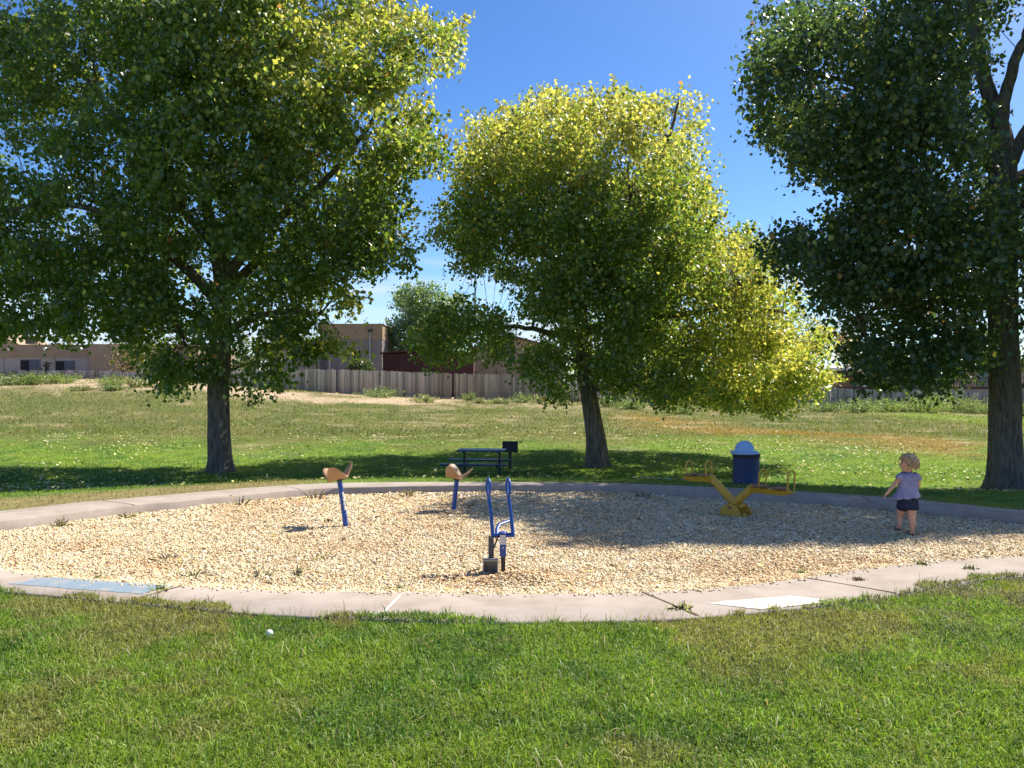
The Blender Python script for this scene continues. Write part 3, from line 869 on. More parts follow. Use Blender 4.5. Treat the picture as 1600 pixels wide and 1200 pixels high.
tree('cottonwood_tree', b3, D3,
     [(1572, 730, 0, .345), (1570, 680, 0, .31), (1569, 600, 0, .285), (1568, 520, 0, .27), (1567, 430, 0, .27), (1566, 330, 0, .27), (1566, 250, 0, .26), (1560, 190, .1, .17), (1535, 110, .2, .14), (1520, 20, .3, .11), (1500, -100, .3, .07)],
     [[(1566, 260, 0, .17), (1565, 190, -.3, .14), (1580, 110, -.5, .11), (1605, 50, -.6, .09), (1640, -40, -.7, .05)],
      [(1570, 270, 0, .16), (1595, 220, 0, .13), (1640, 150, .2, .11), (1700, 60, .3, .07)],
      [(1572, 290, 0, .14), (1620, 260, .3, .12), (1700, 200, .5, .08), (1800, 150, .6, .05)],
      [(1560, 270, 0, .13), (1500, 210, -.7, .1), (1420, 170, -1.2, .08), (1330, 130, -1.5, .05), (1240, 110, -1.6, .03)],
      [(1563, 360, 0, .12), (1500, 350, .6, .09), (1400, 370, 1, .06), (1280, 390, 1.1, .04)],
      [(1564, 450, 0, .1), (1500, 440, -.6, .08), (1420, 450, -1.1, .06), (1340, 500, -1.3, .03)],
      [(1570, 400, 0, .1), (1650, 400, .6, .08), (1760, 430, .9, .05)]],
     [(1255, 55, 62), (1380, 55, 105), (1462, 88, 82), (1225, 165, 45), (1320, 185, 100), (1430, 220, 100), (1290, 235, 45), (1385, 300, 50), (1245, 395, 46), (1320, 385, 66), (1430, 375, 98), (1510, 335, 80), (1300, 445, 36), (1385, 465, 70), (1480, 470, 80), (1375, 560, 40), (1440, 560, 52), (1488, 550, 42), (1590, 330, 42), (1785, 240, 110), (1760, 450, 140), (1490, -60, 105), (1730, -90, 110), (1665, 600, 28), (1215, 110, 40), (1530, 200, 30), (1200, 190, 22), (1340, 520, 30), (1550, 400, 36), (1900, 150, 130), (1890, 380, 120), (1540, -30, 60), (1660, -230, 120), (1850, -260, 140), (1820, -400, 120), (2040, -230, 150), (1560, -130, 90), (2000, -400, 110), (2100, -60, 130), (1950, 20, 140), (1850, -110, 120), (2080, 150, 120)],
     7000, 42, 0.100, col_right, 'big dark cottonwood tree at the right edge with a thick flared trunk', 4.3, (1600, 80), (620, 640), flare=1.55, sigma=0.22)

# fallen leaves
n = 19000
y = 15.2 + 25 * rng.random(n) ** 1.1; x = rng.uniform(-1, 1, n) * (y * 0.64)
r, ri, ro = radial(x, y)
k = (r > ro + 0.1) & (rng.random(n) < (0.15 + 0.85 * S(0.42, 0.58, n3(x, y, 0.25, 3))) * S(40, 28, y))
x = x[k]; y = y[k]; n = len(x)
ls = rng.uniform(0.02, 0.05, n)
R = rand_rot(n, 0.35)
T4 = np.array([(-1, 0, 0), (-.1, -.8, .15), (1, 0, 0), (-.1, .8, .15)], float)
Vl = np.einsum('nij,nkj->nki', R, T4[None] * ls[:, None, None]) + np.stack([x, y, terrain(x, y) + 0.045], 1)[:, None]
Fl = (np.array([(0, 1, 2), (0, 2, 3)])[None] + (np.arange(n) * 4)[:, None, None]).reshape(-1, 3)
cl_ = np.array([(0.52, 0.50, 0.20), (0.58, 0.56, 0.32), (0.45, 0.38, 0.10), (0.34, 0.24, 0.10)])[rng.choice(4, n, p=[.4, .3, .2, .1])]
tag(big('fallen_leaves', Vl.reshape(-1, 3), Fl, M['dryleaf'], np.repeat(cl_, 4, 0)), 'pale yellow fallen leaves scattered over the lawn', 'leaves', kind='stuff')
# leaves on the chip bed
n = 260
x = rng.uniform(-6.4, 6.6, n * 3); y = rng.uniform(6.2, 13.4, n * 3); r, ri, ro = radial(x, y)
k = (r < ri - 0.05) & ((y > 12.6) | (rng.random(n * 3) < 0.10)); x = x[k]; y = y[k]; n = len(x)
ls = rng.uniform(0.02, 0.035, n); R = rand_rot(n, 0.35)
Vl = np.einsum('nij,nkj->nki', R, T4[None] * ls[:, None, None]) + np.stack([x, y, chip_z(x, y) + 0.025], 1)[:, None]
Fl = (np.array([(0, 1, 2), (0, 2, 3)])[None] + (np.arange(n) * 4)[:, None, None]).reshape(-1, 3)
tag(big('fallen_leaves', Vl.reshape(-1, 3), Fl, M['dryleaf'], np.tile((0.62, 0.50, 0.14), (n * 4, 1))), 'few yellow leaves blown along the edge of the wood chips', 'leaves', kind='stuff')

# ------------------------------------------------------------------ small weeds, shrubs
def weed(name, base, h, w, ncl, col, label, cat_, group=None, nstem=60, leaf=0.05, dry=0.1):
    root = empty(name, base, label=label, cat=cat_, group=group)
    X = rng.normal(0, w * 0.33, nstem); Y = rng.normal(0, w * 0.33, nstem)
    tip = np.stack([X * 1.7, Y * 1.7, h * rng.uniform(0.5, 1.05, nstem) * np.exp(-(X ** 2 + Y ** 2) / (w * w * 0.9))], 1)
    bas = np.stack([X * 0.4, Y * 0.4, np.full(nstem, -0.05)], 1)
    rep = np.repeat(np.arange(nstem), ncl); t = rng.uniform(0.15, 1.0, len(rep))[:, None]
    P = bas[rep] * (1 - t) + tip[rep] * t + rng.normal(0, leaf * 0.9, (len(rep), 3))
    P[:, 2] = np.maximum(P[:, 2], 0.0)
    c = np.array(col)[None] * rng.uniform(0.65, 1.35, (len(P), 1))
    dd = rng.random(len(P)) < dry; c[dd] = np.array([0.30, 0.24, 0.12])
    v, f, cc = leaf_mesh(P, leaf * rng.uniform(0.7, 1.4, len(P)), c, droop=-0.4)
    big('foliage', v + np.array(base), f, M['leaf'], cc, parent=root, loc=tuple(base))
    sb = MB()
    for i in range(0, nstem, 3):
        sb.tube([Vector(bas[i]), Vector((bas[i] + tip[i]) / 2) + Vector((0, 0, .02)), Vector(tip[i])], [0.012, 0.009, 0.004], 3)
    sb.build('stem', M['twig'], root)
    return root
WG = (0.13, 0.19, 0.075); WG2 = (0.15, 0.22, 0.06); WG3 = (0.20, 0.23, 0.12)
weeds = [  # px, py base, height px, width px, colour, label
    (20, 600, 26, 50, WG, 'dark green weed bush at the far left before the low fence'),
    (48, 600, 30, 32, WG2, 'tall bright green weed below the left window'),
    (95, 598, 24, 52, WG2, 'wide green weed clump below the second window of the adobe house'),
    (178, 601, 24, 34, WG2, 'green weed clump on the sandy mound by the adobe house end'),
    (215, 604, 24, 38, WG3, 'pale sage weed clump beside the hanging branches of the left tree'),
    (175, 609, 12, 30, WG, 'low green weed on the front slope of the sandy mound'),
    (128, 609, 9, 28, WG3, 'tiny grey-green tuft on the bare sand'),
    (595, 620, 20, 34, WG, 'green weed clump before the fence, left of the dark shed'),
    (665, 628, 15, 22, WG3, 'small sage tuft before the fence under the grey-green tree'),
    (733, 626, 17, 16, WG, 'narrow green weed before a fence gap'),
    (752, 629, 9, 14, WG3, 'smallest sage tuft on the sand between two weeds'),
    (781, 630, 10, 18, WG3, 'low sage tuft before the beige house'),
    (818, 628, 18, 22, WG, 'dark green weed before the fence right of the beige house'),
    (843, 628, 14, 22, WG3, 'sage tuft before the fence left of the leaning trunk'),
    (877, 633, 10, 14, WG3, 'little sage tuft next to the leaning trunk'),
    (958, 634, 20, 40, WG, 'green weed clump just right of the leaning trunk'),
    (985, 638, 16, 30, WG, 'second green weed right of the leaning trunk'),
    (1072, 640, 20, 24, WG3, 'sage weed under the low branches of the middle tree'),
    (1060, 645, 11, 28, WG, 'low green weed in front of the sage weed under the middle tree'),
    (1125, 637, 18, 40, WG3, 'wide sage weed before the fence under the yellow branches'),
    (1285, 641, 16, 60, WG, 'broad low green weed right of the yellow branches'),
    (1345, 643, 26, 40, WG, 'green weed clump before the blue-grey fence'),
    (1385, 642, 24, 44, WG2, 'bright green weed clump before the blue-grey fence'),
    (1415, 642, 14, 26, WG, 'low weed between taller weeds at the right'),
    (1445, 643, 30, 46, WG2, 'leafy weed clump left of the tallest weed'),
    (1470, 640, 48, 40, WG2, 'tallest green weed reaching the top of the fence'),
    (1495, 643, 26, 44, WG2, 'green weed clump right of the tallest weed'),
    (1528, 645, 24, 44, WG, 'weed clump beside the thick right trunk'),
    (1598, 648, 22, 30, WG, 'weed at the right edge behind the thick trunk')]
for (px, py, hp, wp, col, lab) in weeds:
    b = hit(px, py + 1.0)
    if b.y > 57.5: b = Vector(((px - 800) / F * 57.5, 57.5, float(terrain((px - 800) / F * 57.5, 57.5))))
    k = b.y / F
    weed('weed_clump', b, hp * k * (0.98 if px > 300 else 0.72), wp * k * (1 if px > 300 else 0.8), 40, col, lab, 'weed', 'weeds along the back fence', nstem=max(26, int(wp * 1.8)), leaf=0.058)
# weeds in the chip bed and on the path
for (px, py, hp, wp, col, lab) in [
        (408, 899, 13, 30, WG, 'small green weed in the wood chips near the front path'),
        (262, 874, 12, 26, WG3, 'dry grey-green weed in the left wood chips'),
        (300, 898, 12, 26, WG3, 'dry weed in the wood chips near the blue paint'),
        (465, 897, 12, 22, WG3, 'sparse weed right of the small green weed'),
        (158, 904, 7, 34, (0.08, 0.15, 0.03), 'green grass tuft on the edge of the blue painted slab'),
        (505, 872, 7, 26, (0.08, 0.15, 0.03), 'low flat green weed in the middle of the wood chips'),
        (625, 922, 10, 16, WG2, 'green sprout at the pale path joint'),
        (1253, 901, 8, 12, WG2, 'green sprout at the right dark path joint'),
        (252, 922, 5, 24, (0.22, 0.26, 0.07), 'yellow-green grass in the joint at the corner of the blue paint'),
        (1068, 950, 9, 26, (0.22, 0.25, 0.07), 'yellow-green grass in the dark joint left of the white paint'),
        (1340, 906, 3, 10, (0.10, 0.08, 0.05), 'brown dead sprig on the path below the right joint'),
        (1515, 889, 5, 10, (0.10, 0.12, 0.05), 'brown-green sprig on the path at the far right'),
        (1440, 882, 4, 10, (0.10, 0.13, 0.05), 'flat green sprig lying on the right path')]:
    xy = pxg(px, py, -0.1)
    zz = float(chip_z(np.array([xy[0]]), np.array([xy[1]]))[0])
    if px in (1440, 1340, 1515, 252, 1068):
        zz = 0.0; xy = pxg(px, py, 0.0)
    k = xy[1] / F
    weed('small_weed', Vector((xy[0], xy[1], zz)), hp * k, wp * k, 5, col, lab, 'weed', 'small weeds in and around the wood chips', nstem=24, leaf=0.016)
# grassy weeds at the far kerb
for (px, hp, lab) in ((98, 14, 'dry tuft against the far kerb at the left'), (205, 12, 'dry tuft against the far kerb behind the left chips'), (378, 18, 'dry stalks against the far kerb below the left trunk'), (495, 24, 'tall dry stalks against the far kerb left of the first saddle'), (640, 12, 'green tuft against the far kerb between the two saddle posts'), (1005, 12, 'green tuft against the far kerb at the shade edge')):
    th = None
    yy = np.interp(px, [p[0] for p in far_in], [p[1] for p in far_in])
    xy = pxg(px, yy + 4, 0.0); k = xy[1] / F
    weed('kerb_weed', Vector((xy[0], xy[1] - 0.06, -0.11)), hp * k * .8, 17 * k, 4, (0.20, 0.20, 0.09), lab, 'weed', 'weeds against the far kerb', nstem=22, leaf=0.022, dry=0.4)

# background trees
def bgtree(name, px, pyb, D, blobs, col1, col2, n, leaf, label, trunkr=0.16, hmax=2.5, sparse=24, group=None):
    g = Vector(((px - 800) / F * D, D, float(terrain((px - 800) / F * D, D))))
    cx_ = sum(b[0] for b in blobs) / len(blobs); cy_ = sum(b[1] for b in blobs) / len(blobs)
    def cf(P, a, b, n_, kr):
        t = (0.5 * rng.random(n_) + 0.5 * kr)[:, None]
        return (np.array(col1) * (1 - t) + np.array(col2) * t) * rng.uniform(0.8, 1.2, (n_, 1))
    tree(name, g, D, [(px, (pyb + cy_) / 2 + 10, 0, trunkr), (px + 3, cy_ + 10, 0, trunkr * .7), (px, cy_ - 30, 0, trunkr * .35)],
         [[(px + 2, cy_ + 20, 0, trunkr * .5), (b[0], b[1], rng.uniform(-1, 1), .03)] for b in blobs[:6]],
         blobs, n, sparse, leaf, cf, label, hmax, (cx_, cy_), (90, 90), sigma=0.45, flare=1.1, twr=0.02, group=group)
bgtree('elm_tree', 665, 600, 82, [(640, 470, 22), (665, 468, 26), (695, 480, 24), (640, 500, 22), (670, 505, 28), (705, 515, 24), (625, 530, 20), (655, 540, 24), (690, 550, 26), (618, 515, 12), (640, 560, 18)],
       (0.11, 0.18, 0.085), (0.16, 0.22, 0.11), 800, 0.24, 'grey-green leafy tree behind the fence right of the tan building', hmax=3)
bgtree('olive_tree', 1262, 620, 78, [(1262, 495, 16), (1275, 520, 18), (1255, 535, 20), (1280, 545, 16), (1240, 560, 20)],
       (0.12, 0.16, 0.09), (0.17, 0.19, 0.10), 160, 0.2, 'thin grey-green tree in the gap right of the yellow branches', hmax=2, sparse=16, trunkr=0.1)
bgtree('russet_tree', 1322, 620, 84, [(1318, 520, 13), (1330, 535, 15), (1312, 545, 12), (1330, 560, 14)],
       (0.24, 0.13, 0.07), (0.15, 0.14, 0.06), 130, 0.2, 'small russet leaved tree behind the fence near the white carport', hmax=2, sparse=16, trunkr=0.1)
bgtree('desert_willow', 200, 600, 66, [(185, 540, 15), (200, 560, 20), (215, 535, 14), (180, 565, 14), (225, 565, 18), (240, 545, 18)],
       (0.14, 0.13, 0.08), (0.22, 0.15, 0.11), 170, 0.16, 'half bare brownish tree in front of the adobe house end', hmax=2, sparse=14, trunkr=0.09)
bgtree('shade_tree', 1560, 620, 80, [(1480, 560, 24), (1530, 540, 26), (1590, 560, 26), (1640, 550, 30), (1400, 560, 24), (1440, 575, 20), (1350, 570, 14)],
       (0.07, 0.12, 0.04), (0.12, 0.15, 0.06), 330, 0.24, 'dark green tree behind the right yard, above the red deck', hmax=3)
bgtree('shade_tree', 985, 620, 82, [(940, 560, 24), (985, 545, 28), (1030, 560, 26), (1075, 570, 22), (1000, 585, 22), (905, 575, 18)],
       (0.08, 0.13, 0.05), (0.11, 0.14, 0.06), 300, 0.24, 'dark green tree behind the fence, screened by the middle cottonwood', hmax=3)
bgtree('shade_tree', 1175, 620, 80, [(1130, 580, 22), (1175, 560, 26), (1220, 575, 24), (1200, 545, 20)],
       (0.10, 0.15, 0.05), (0.13, 0.15, 0.06), 240, 0.24, 'green tree behind the fence beyond the yellow branches', hmax=3)
bgtree('shade_tree', 400, 620, 84, [(340, 570, 24), (385, 555, 26), (430, 565, 24), (290, 575, 20)],
       (0.09, 0.13, 0.05), (0.12, 0.14, 0.06), 240, 0.24, 'green tree behind the left cottonwood, left of the two-tone building', hmax=3)
# bare branches of the desert willow
o = MB()
bw = at(195, 590, 65.5)
for i in range(16):
    a = at(195 + rng.uniform(-8, 8), 575, 65.5); b_2 = at(200 + rng.uniform(-40, 45), rng.uniform(505, 540), 65.5 + rng.uniform(-1, 1))
    m2 = a.lerp(b_2, 0.5) + Vector(rng.normal(0, 0.2, 3))
    o.tube([bw, a, m2, b_2], [0.06, 0.045, 0.03, 0.012], 4)
bare = o.build('bare_shrub', M['bark'])
tag(bare, 'leafless grey shrub rising above the adobe house roofline', 'shrub')
# round bush behind the fence
bu = at(563, 600, 64)
root = empty('round_bush', bu, label='rounded dark green bush above the fence before the mauve wall', cat='bush')
P = rng.normal(0, 1, (5200, 3)); P /= np.linalg.norm(P, axis=1)[:, None]; P *= (rng.random((5200, 1)) ** 0.25) * np.array([1.0, 0.9, 0.85]) * (0.9 + 0.25 * rng.random((5200, 1)))
P = P + np.array(at(563, 577, 64))
c = np.array([0.06, 0.10, 0.035])[None] * rng.uniform(0.6, 1.5, (5200, 1)); rd = rng.random(5200) < 0.06; c[rd] = (0.25, 0.12, 0.07)
v, f, cc = leaf_mesh(P, 0.11 * rng.uniform(.7, 1.3, 5200), c)
big('foliage', v, f, M['leaf'], cc, parent=root, loc=tuple(bu))
o = MB()
for i in range(7): o.tube([(0, 0, -0.2), (rng.uniform(-.3, .3), rng.uniform(-.3, .3), 0.7), (rng.uniform(-.6, .6), rng.uniform(-.6, .6), 1.3)], [0.05, 0.03, 0.01], 5)
o.build('stem', M['twig'], root)
# prickly plant by the window
pr = at(70, 592, 66)
o = MB()
for (dx, dz, r0) in ((-.55, .75, .05), (-.3, .9, .06), (0.05, .95, .06), (.3, 1.0, .07), (.55, .8, .05), (-.7, .5, .05), (.15, 1.25, .08)):
    o.tube([(0, 0, 0), (dx * .4, 0, dz * .45), (dx * .9, 0.02, dz * .8), (dx, 0, dz)], [.05, r0, r0 * 1.2, r0 * .6], 6)
root = empty('cactus', pr, label='dark branching cactus standing between the two windows of the adobe house', cat='cactus')
o.build('stem', mat('dark_cactus', (0.03, 0.035, 0.028), rough=0.9), root)
o = MB()
for i in range(26):
    a = rng.uniform(0, 6.28)
    c_ = Vector((0.22 + rng.uniform(-.3, .3), rng.uniform(-.15, .15), 1.1 + rng.uniform(-.12, .22)))
    o.tube([c_, c_ + Vector((math.cos(a) * .14, rng.uniform(-.06, .06), math.sin(a) * .14))], [0.07, 0.03], 5)
o.build('pad', mat('dark_cactus_pad', (0.035, 0.045, 0.03), rough=0.9), root)

# ------------------------------------------------------------------ back fence
fence = empty('plank_fence', at(800, 620, 60), label='long weathered wooden plank fence along the back of the lawn', cat='fence')
topx = [-80, 120, 240, 300, 400, 490, 620, 740, 860, 930, 1040, 1200, 1300, 1450, 1540, 1700]
topy = [578, 579, 582, 580, 578, 577, 580, 584, 588, 597, 600, 603, 606, 611, 613, 617]
DF = 59.5
X0 = (-80 - 800) / F * DF; X1 = (1690 - 800) / F * DF
PW = 2.42; npan = int((X1 - X0) / PW) + 1
for i in range(npan):
    xs = X0 + i * PW; pxm = 800 + (xs + PW / 2) / DF * F
    V = []; Fc = []; Cc = []
    shade_t = np.clip((pxm - 620) / 500, 0, 1)
    if pxm < 250: tone = np.array([0.34, 0.33, 0.34])
    elif pxm < 1180: tone = np.array([0.50, 0.42, 0.33]) if pxm > 700 else np.array([0.54, 0.49, 0.42])
    else: tone = np.array([0.38, 0.37, 0.37])
    npk = 17; pw = PW / npk
    dz = rng.normal(0, 0.015)
    yj = DF + rng.uniform(-0.03, 0.04)
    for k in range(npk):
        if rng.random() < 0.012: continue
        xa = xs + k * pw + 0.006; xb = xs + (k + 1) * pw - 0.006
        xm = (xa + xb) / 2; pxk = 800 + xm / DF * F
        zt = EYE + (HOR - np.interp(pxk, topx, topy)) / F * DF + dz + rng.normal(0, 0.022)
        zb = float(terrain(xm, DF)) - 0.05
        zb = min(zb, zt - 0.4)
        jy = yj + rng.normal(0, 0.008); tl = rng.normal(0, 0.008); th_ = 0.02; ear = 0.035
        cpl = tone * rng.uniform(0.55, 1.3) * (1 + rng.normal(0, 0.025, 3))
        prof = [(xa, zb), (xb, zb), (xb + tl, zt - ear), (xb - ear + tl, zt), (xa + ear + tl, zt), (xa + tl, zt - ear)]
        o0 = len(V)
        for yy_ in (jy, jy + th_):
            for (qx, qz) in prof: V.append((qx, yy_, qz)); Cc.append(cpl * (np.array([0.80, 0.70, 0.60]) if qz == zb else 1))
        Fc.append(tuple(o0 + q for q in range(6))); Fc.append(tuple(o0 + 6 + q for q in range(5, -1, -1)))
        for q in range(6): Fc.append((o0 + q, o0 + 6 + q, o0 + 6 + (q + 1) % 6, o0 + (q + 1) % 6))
    me = bpy.data.meshes.new('fence_panel'); me.from_pydata([tuple(Vector(v) - fence.location) for v in V], [], Fc)
    ca = me.color_attributes.new('Col', 'FLOAT_COLOR', 'POINT')
    ca.data.foreach_set('color', np.concatenate([np.clip(np.array(Cc), 0, 1), np.ones((len(V), 1))], 1).astype(np.float32).ravel())
    me.materials.append(M['plank'])
    pn = bpy.data.objects.new('fence_panel', me); sc.collection.objects.link(pn); pn.parent = fence
    zt = EYE + (HOR - np.interp(pxm, topx, topy)) / F * DF
    pb = MB(); pb.box(Vector((xs, DF + 0.26, zt - 0.97)) - fence.location, (0.09, 0.09, 1.9)); pb.build('fence_post', M['twig'], fence)
    rb = MB()
    for q in (0.3, 1.3): rb.box(Vector((xs + PW / 2, DF + 0.17, zt - q)) - fence.location, (PW - 0.12, 0.04, 0.09))
    rb.build('fence_rail', M['twig'], fence)

# ------------------------------------------------------------------ houses
def wallbox(mb, x0, x1, y0, D, depth, ybot=625, off=Vector((0, 0, 0))):
    a = at(x0, y0, D); b = at(x1, ybot, D)
    mb.box(Vector(((a.x + b.x) / 2, D + depth / 2, (a.z + b.z) / 2)) - off, (b.x - a.x, depth, a.z - b.z))
def rect(x0, x1, y0, y1, D, depth, m, name, parent, yoff=0.0):
    mb = MB(); a = at(x0, y0, D); b = at(x1, y1, D)
    mb.box(Vector(((a.x + b.x) / 2, D - depth / 2 - yoff, (a.z + b.z) / 2)) - parent.location, (b.x - a.x, depth, a.z - b.z))
    return mb.build(name, m, parent)
DH = 72
g = at(100, 600, DH)
h1 = empty('adobe_house', g, label='low flat-roofed adobe house with two windows at the far left', cat='house')
mb = MB(); wallbox(mb, -160, 139, 558, DH, 9, off=g); mb.build('wall', M['mauvelight'], h1)
mb = MB(); wallbox(mb, -160, 139, 538.5, DH - 0.12, 9.1, ybot=558, off=g); mb.build('parapet', M['brownstucco'], h1)
mb = MB(); wallbox(mb, 139.3, 310, 537.5, DH - 0.9, 9.5, off=g); o = mb.build('side_wing', M['brownstucco'], h1)
for (x0, x1, x2, y0, y1) in ((33, 46, 61, 563, 580), (88, 101, 116, 564.5, 580)):
    f = rect(x0 - 1, x2 + 1, y0 - 1, y1, DH, 0.05, M['mauve'], 'window', h1, 0.002)
    a = rect(x0, x1, y0, y1 - .7, DH, 0.03, M['glass'], 'pane', h1, 0.055); b = rect(x1 + .3, x2, y0, y1 - .7, DH, 0.03, M['curtain'], 'blind', h1, 0.055)
    a.parent = f; b.parent = f
for x0 in (17, 73, 128):
    mb = MB(); p = at(x0, 545, DH - 0.12) - g
    mb.tube([p + Vector((0, 0, 0)), p + Vector((0, -0.35, -0.04))], [0.14, 0.13], 10)
    mb.build('roof_drain', M['white'], h1, smooth=True)
for x0 in (5.5, 63.5, 85): rect(x0, x0 + .7, 558.2, 600, DH, 0.03, M['mauve'], 'wall_seam', h1, 0.0)
mb = MB(); a = at(53, 533, DH + 3) - g; mb.box(a + Vector((0, 0, .1)), (1.1, 0.8, 0.75)); u = mb.build('roof_cooler', M['beige'], h1, bevel=.02)
mb = MB()
for q in range(6): mb.box(a + Vector((-.1, -0.42, -.15 + .09 * q)), (.75, .03, .05))
mb.build('grille', M['blacksteel'], u)
mb = MB(); mb.box(at(110, 537, DH + 3) - g, (.25, .25, .5)); mb.build('roof_vent', M['beige'], h1)
# cream gable behind the left house
g = at(0, 600, 95); hg = empty('gabled_house', g, label='cream gable end behind the adobe house at the far left edge', cat='house')
mb = MB(); a0 = at(-45, 540, 95) - g; a1 = at(32, 540, 95) - g; top = at(-2, 523, 95) - g; lo0 = at(-45, 610, 95) - g; lo1 = at(32, 610, 95) - g
V = [lo0, lo1, a1, top, a0]; V2 = [p + Vector((0, 7, 0)) for p in V]
mb.add(V + V2, [(0, 1, 2, 3, 4), (9, 8, 7, 6, 5)] + [(i, i + 5, (i + 1) % 5 + 5, (i + 1) % 5) for i in range(5)]); mb.build('wall', M['beige'], hg)
mb = MB()
for (p, q) in ((a0, top), (top, a1)):
    d = (q - p).normalized(); nrm = Vector((-d.z, 0, d.x)) * 0.06
    e0, e1 = p - d * .3, q + d * .1
    V = [e0 + nrm * .1 , e1 + nrm * .1, e1 + nrm * 2, e0 + nrm * 2]; V = [v + Vector((0, -.3, 0.02)) for v in V]; V2 = [v + Vector((0, 7.6, 0)) for v in V]
    mb.add(V + V2, [(0, 1, 2, 3), (7, 6, 5, 4), (0, 4, 5, 1), (1, 5, 6, 2), (2, 6, 7, 3), (3, 7, 4, 0)])
mb.build('roof', M['beige'], hg)

DM = 76
g = at(560, 600, DM)
h2 = empty('two_tone_building', g, label='tall flat-roofed building, tan above mauve, beside the dark shed', cat='building')
mb = MB(); wallbox(mb, 455, 597, 530, DM, 8, off=g); mb.build('wall', M['mauve'], h2)
mb = MB(); wallbox(mb, 500, 597.5, 507, DM - 0.04, 8.1, ybot=530, off=g); mb.build('parapet', M['blend_tan'], h2)
mb = MB(); wallbox(mb, 499, 599, 505.8, DM - 0.12, 8.3, ybot=507, off=g); mb.build('roof_edge', M['brownstucco'], h2)
mb = MB(); wallbox(mb, 430, 499, 536, DM - 1.2, 8, off=g); mb.build('side_wing', M['mauve'], h2)
mb = MB(); a = at(578, 519, DM - .1) - g; b = at(578, 590, DM - .1) - g
mb.tube([a, b], 0.075, 8); dp = mb.build('downpipe', M['pipe'], h2)
mb = MB(); mb.box(at(578, 517, DM - .12) - g, (.36, .22, .2)); mb.build('scupper', M['blacksteel'], dp)
mb = MB(); a = at(515, 562, DM - 1.35) - g; b = at(515, 600, DM - 1.35) - g; mb.tube([a, b], 0.06, 8); mb.build('downpipe', M['pipe'], h2)
rect(553, 563, 548, 560, DM, 0.06, M['glass'], 'window', h2, 0.0)
# shed
DS = 66
g = at(650, 600, DS); h3 = empty('shed', g, label='dark red-brown board shed with a shallow arched roof behind the fence', cat='shed')
mb = MB(); nb = 46
for i in range(nb):
    x0 = 598 + i * (142 / nb); x1 = x0 + 142 / nb - 0.15
    yt = 554 - 3.5 * math.sin(math.pi * (x0 - 598) / 142)
    wallbox(mb, x0, x1, yt, DS + (0.02 if i % 2 else 0), 0.05, off=g)
wallbox(mb, 598, 739.5, 555.5, DS + 0.1, 3.0, off=g)
mb.build('wall', M['redwood'], h3)
mb = MB(); pts = []
for i in range(14):
    x_ = 595 + i * (146 / 13); pts.append(at(x_, 553 - 3.8 * math.sin(math.pi * i / 13), DS) - g)
V = []; Fc = []
for p in pts: V += [p + Vector((0, -.35, 0)), p + Vector((0, -.35, .1)), p + Vector((0, 5, .1)), p + Vector((0, 5, 0))]
for i in range(13):
    a = i * 4
    for q in range(4): Fc.append((a + q, a + 4 + q, a + 4 + (q + 1) % 4, a + (q + 1) % 4))
mb.add(V, Fc); mb.build('roof', M['redwood'], h3)
rect(627.5, 628.3, 557, 600, DS, 0.05, M['roof'], 'door_gap', h3, 0.01)
# beige house with pitched roof
DB = 72
g = at(790, 600, DB); h4 = empty('beige_house', g, label='beige stucco house with a low gable roof seen through the middle tree', cat='house')
mb = MB(); lo0 = at(738, 625, DB) - g; lo1 = at(880, 625, DB) - g; a1 = at(880, 548, DB) - g; top = at(805, 528, DB) - g; a0 = at(738, 545, DB) - g
V = [lo0, lo1, a1, top, a0]; V2 = [p + Vector((0, 8, 0)) for p in V]
mb.add(V + V2, [(0, 1, 2, 3, 4), (9, 8, 7, 6, 5)] + [(i, i + 5, (i + 1) % 5 + 5, (i + 1) % 5) for i in range(5)]); mb.build('wall', M['beige'], h4)
mb = MB()
for (p, q) in ((a0, top), (top, a1)):
    d = (q - p).normalized(); nrm = Vector((-d.z, 0, d.x))
    e0, e1 = p - d * .35 * (1 if p is a0 else 0), q + d * .35 * (1 if q is a1 else 0)
    V = [e0 + nrm * .01, e1 + nrm * .01, e1 + nrm * .15, e0 + nrm * .15]; V = [v + Vector((0, -.4, 0)) for v in V]; V2 = [v + Vector((0, 8.6, 0)) for v in V]
    mb.add(V + V2, [(0, 1, 2, 3), (7, 6, 5, 4), (0, 4, 5, 1), (1, 5, 6, 2), (2, 6, 7, 3), (3, 7, 4, 0)])
mb.build('roof', M['roof'], h4)
# right yards
DR = 70
g = at(1350, 610, DR); h5 = empty('carport', g, label='open carport with pale flat roof and white posts behind the fence', cat='carport')
mb = MB(); wallbox(mb, 1300, 1392, 575, DR, 5, ybot=578, off=g); mb.build('roof', M['white'], h5)
for (xp, w_) in ((1341, .12), (1351, .3), (1367, .28), (1381, .1), (1389, .1)):
    mb = MB(); a = at(xp, 578, DR + .3) - g; b = at(xp, 612, DR + .3) - g; mb.box((a + b) / 2, (w_, .15, a.z - b.z)); mb.build('post', M['white'], h5)
mb = MB(); wallbox(mb, 1302, 1340, 590, DR + 1, .1, off=g); mb.build('side_panel', M['rust'], h5)
mb = MB(); wallbox(mb, 1302, 1392, 578.2, DR + 4.5, .3, off=g); mb.build('back_wall', M['black'], h5)
g = at(1480, 610, 64); h6 = empty('deck', g, label='dark red timber deck with railings behind the right fence', cat='deck')
mb = MB(); wallbox(mb, 1320, 1560, 604.5, 64, 3, ybot=608, off=g); mb.build('deck_boards', M['redwood'], h6)
for (yt, yb_) in ((590, 591.5), (596, 597)):
    mb = MB(); wallbox(mb, 1470, 1556, yt, 64, .08, ybot=yb_, off=g); mb.build('rail', M['redwood'], h6)
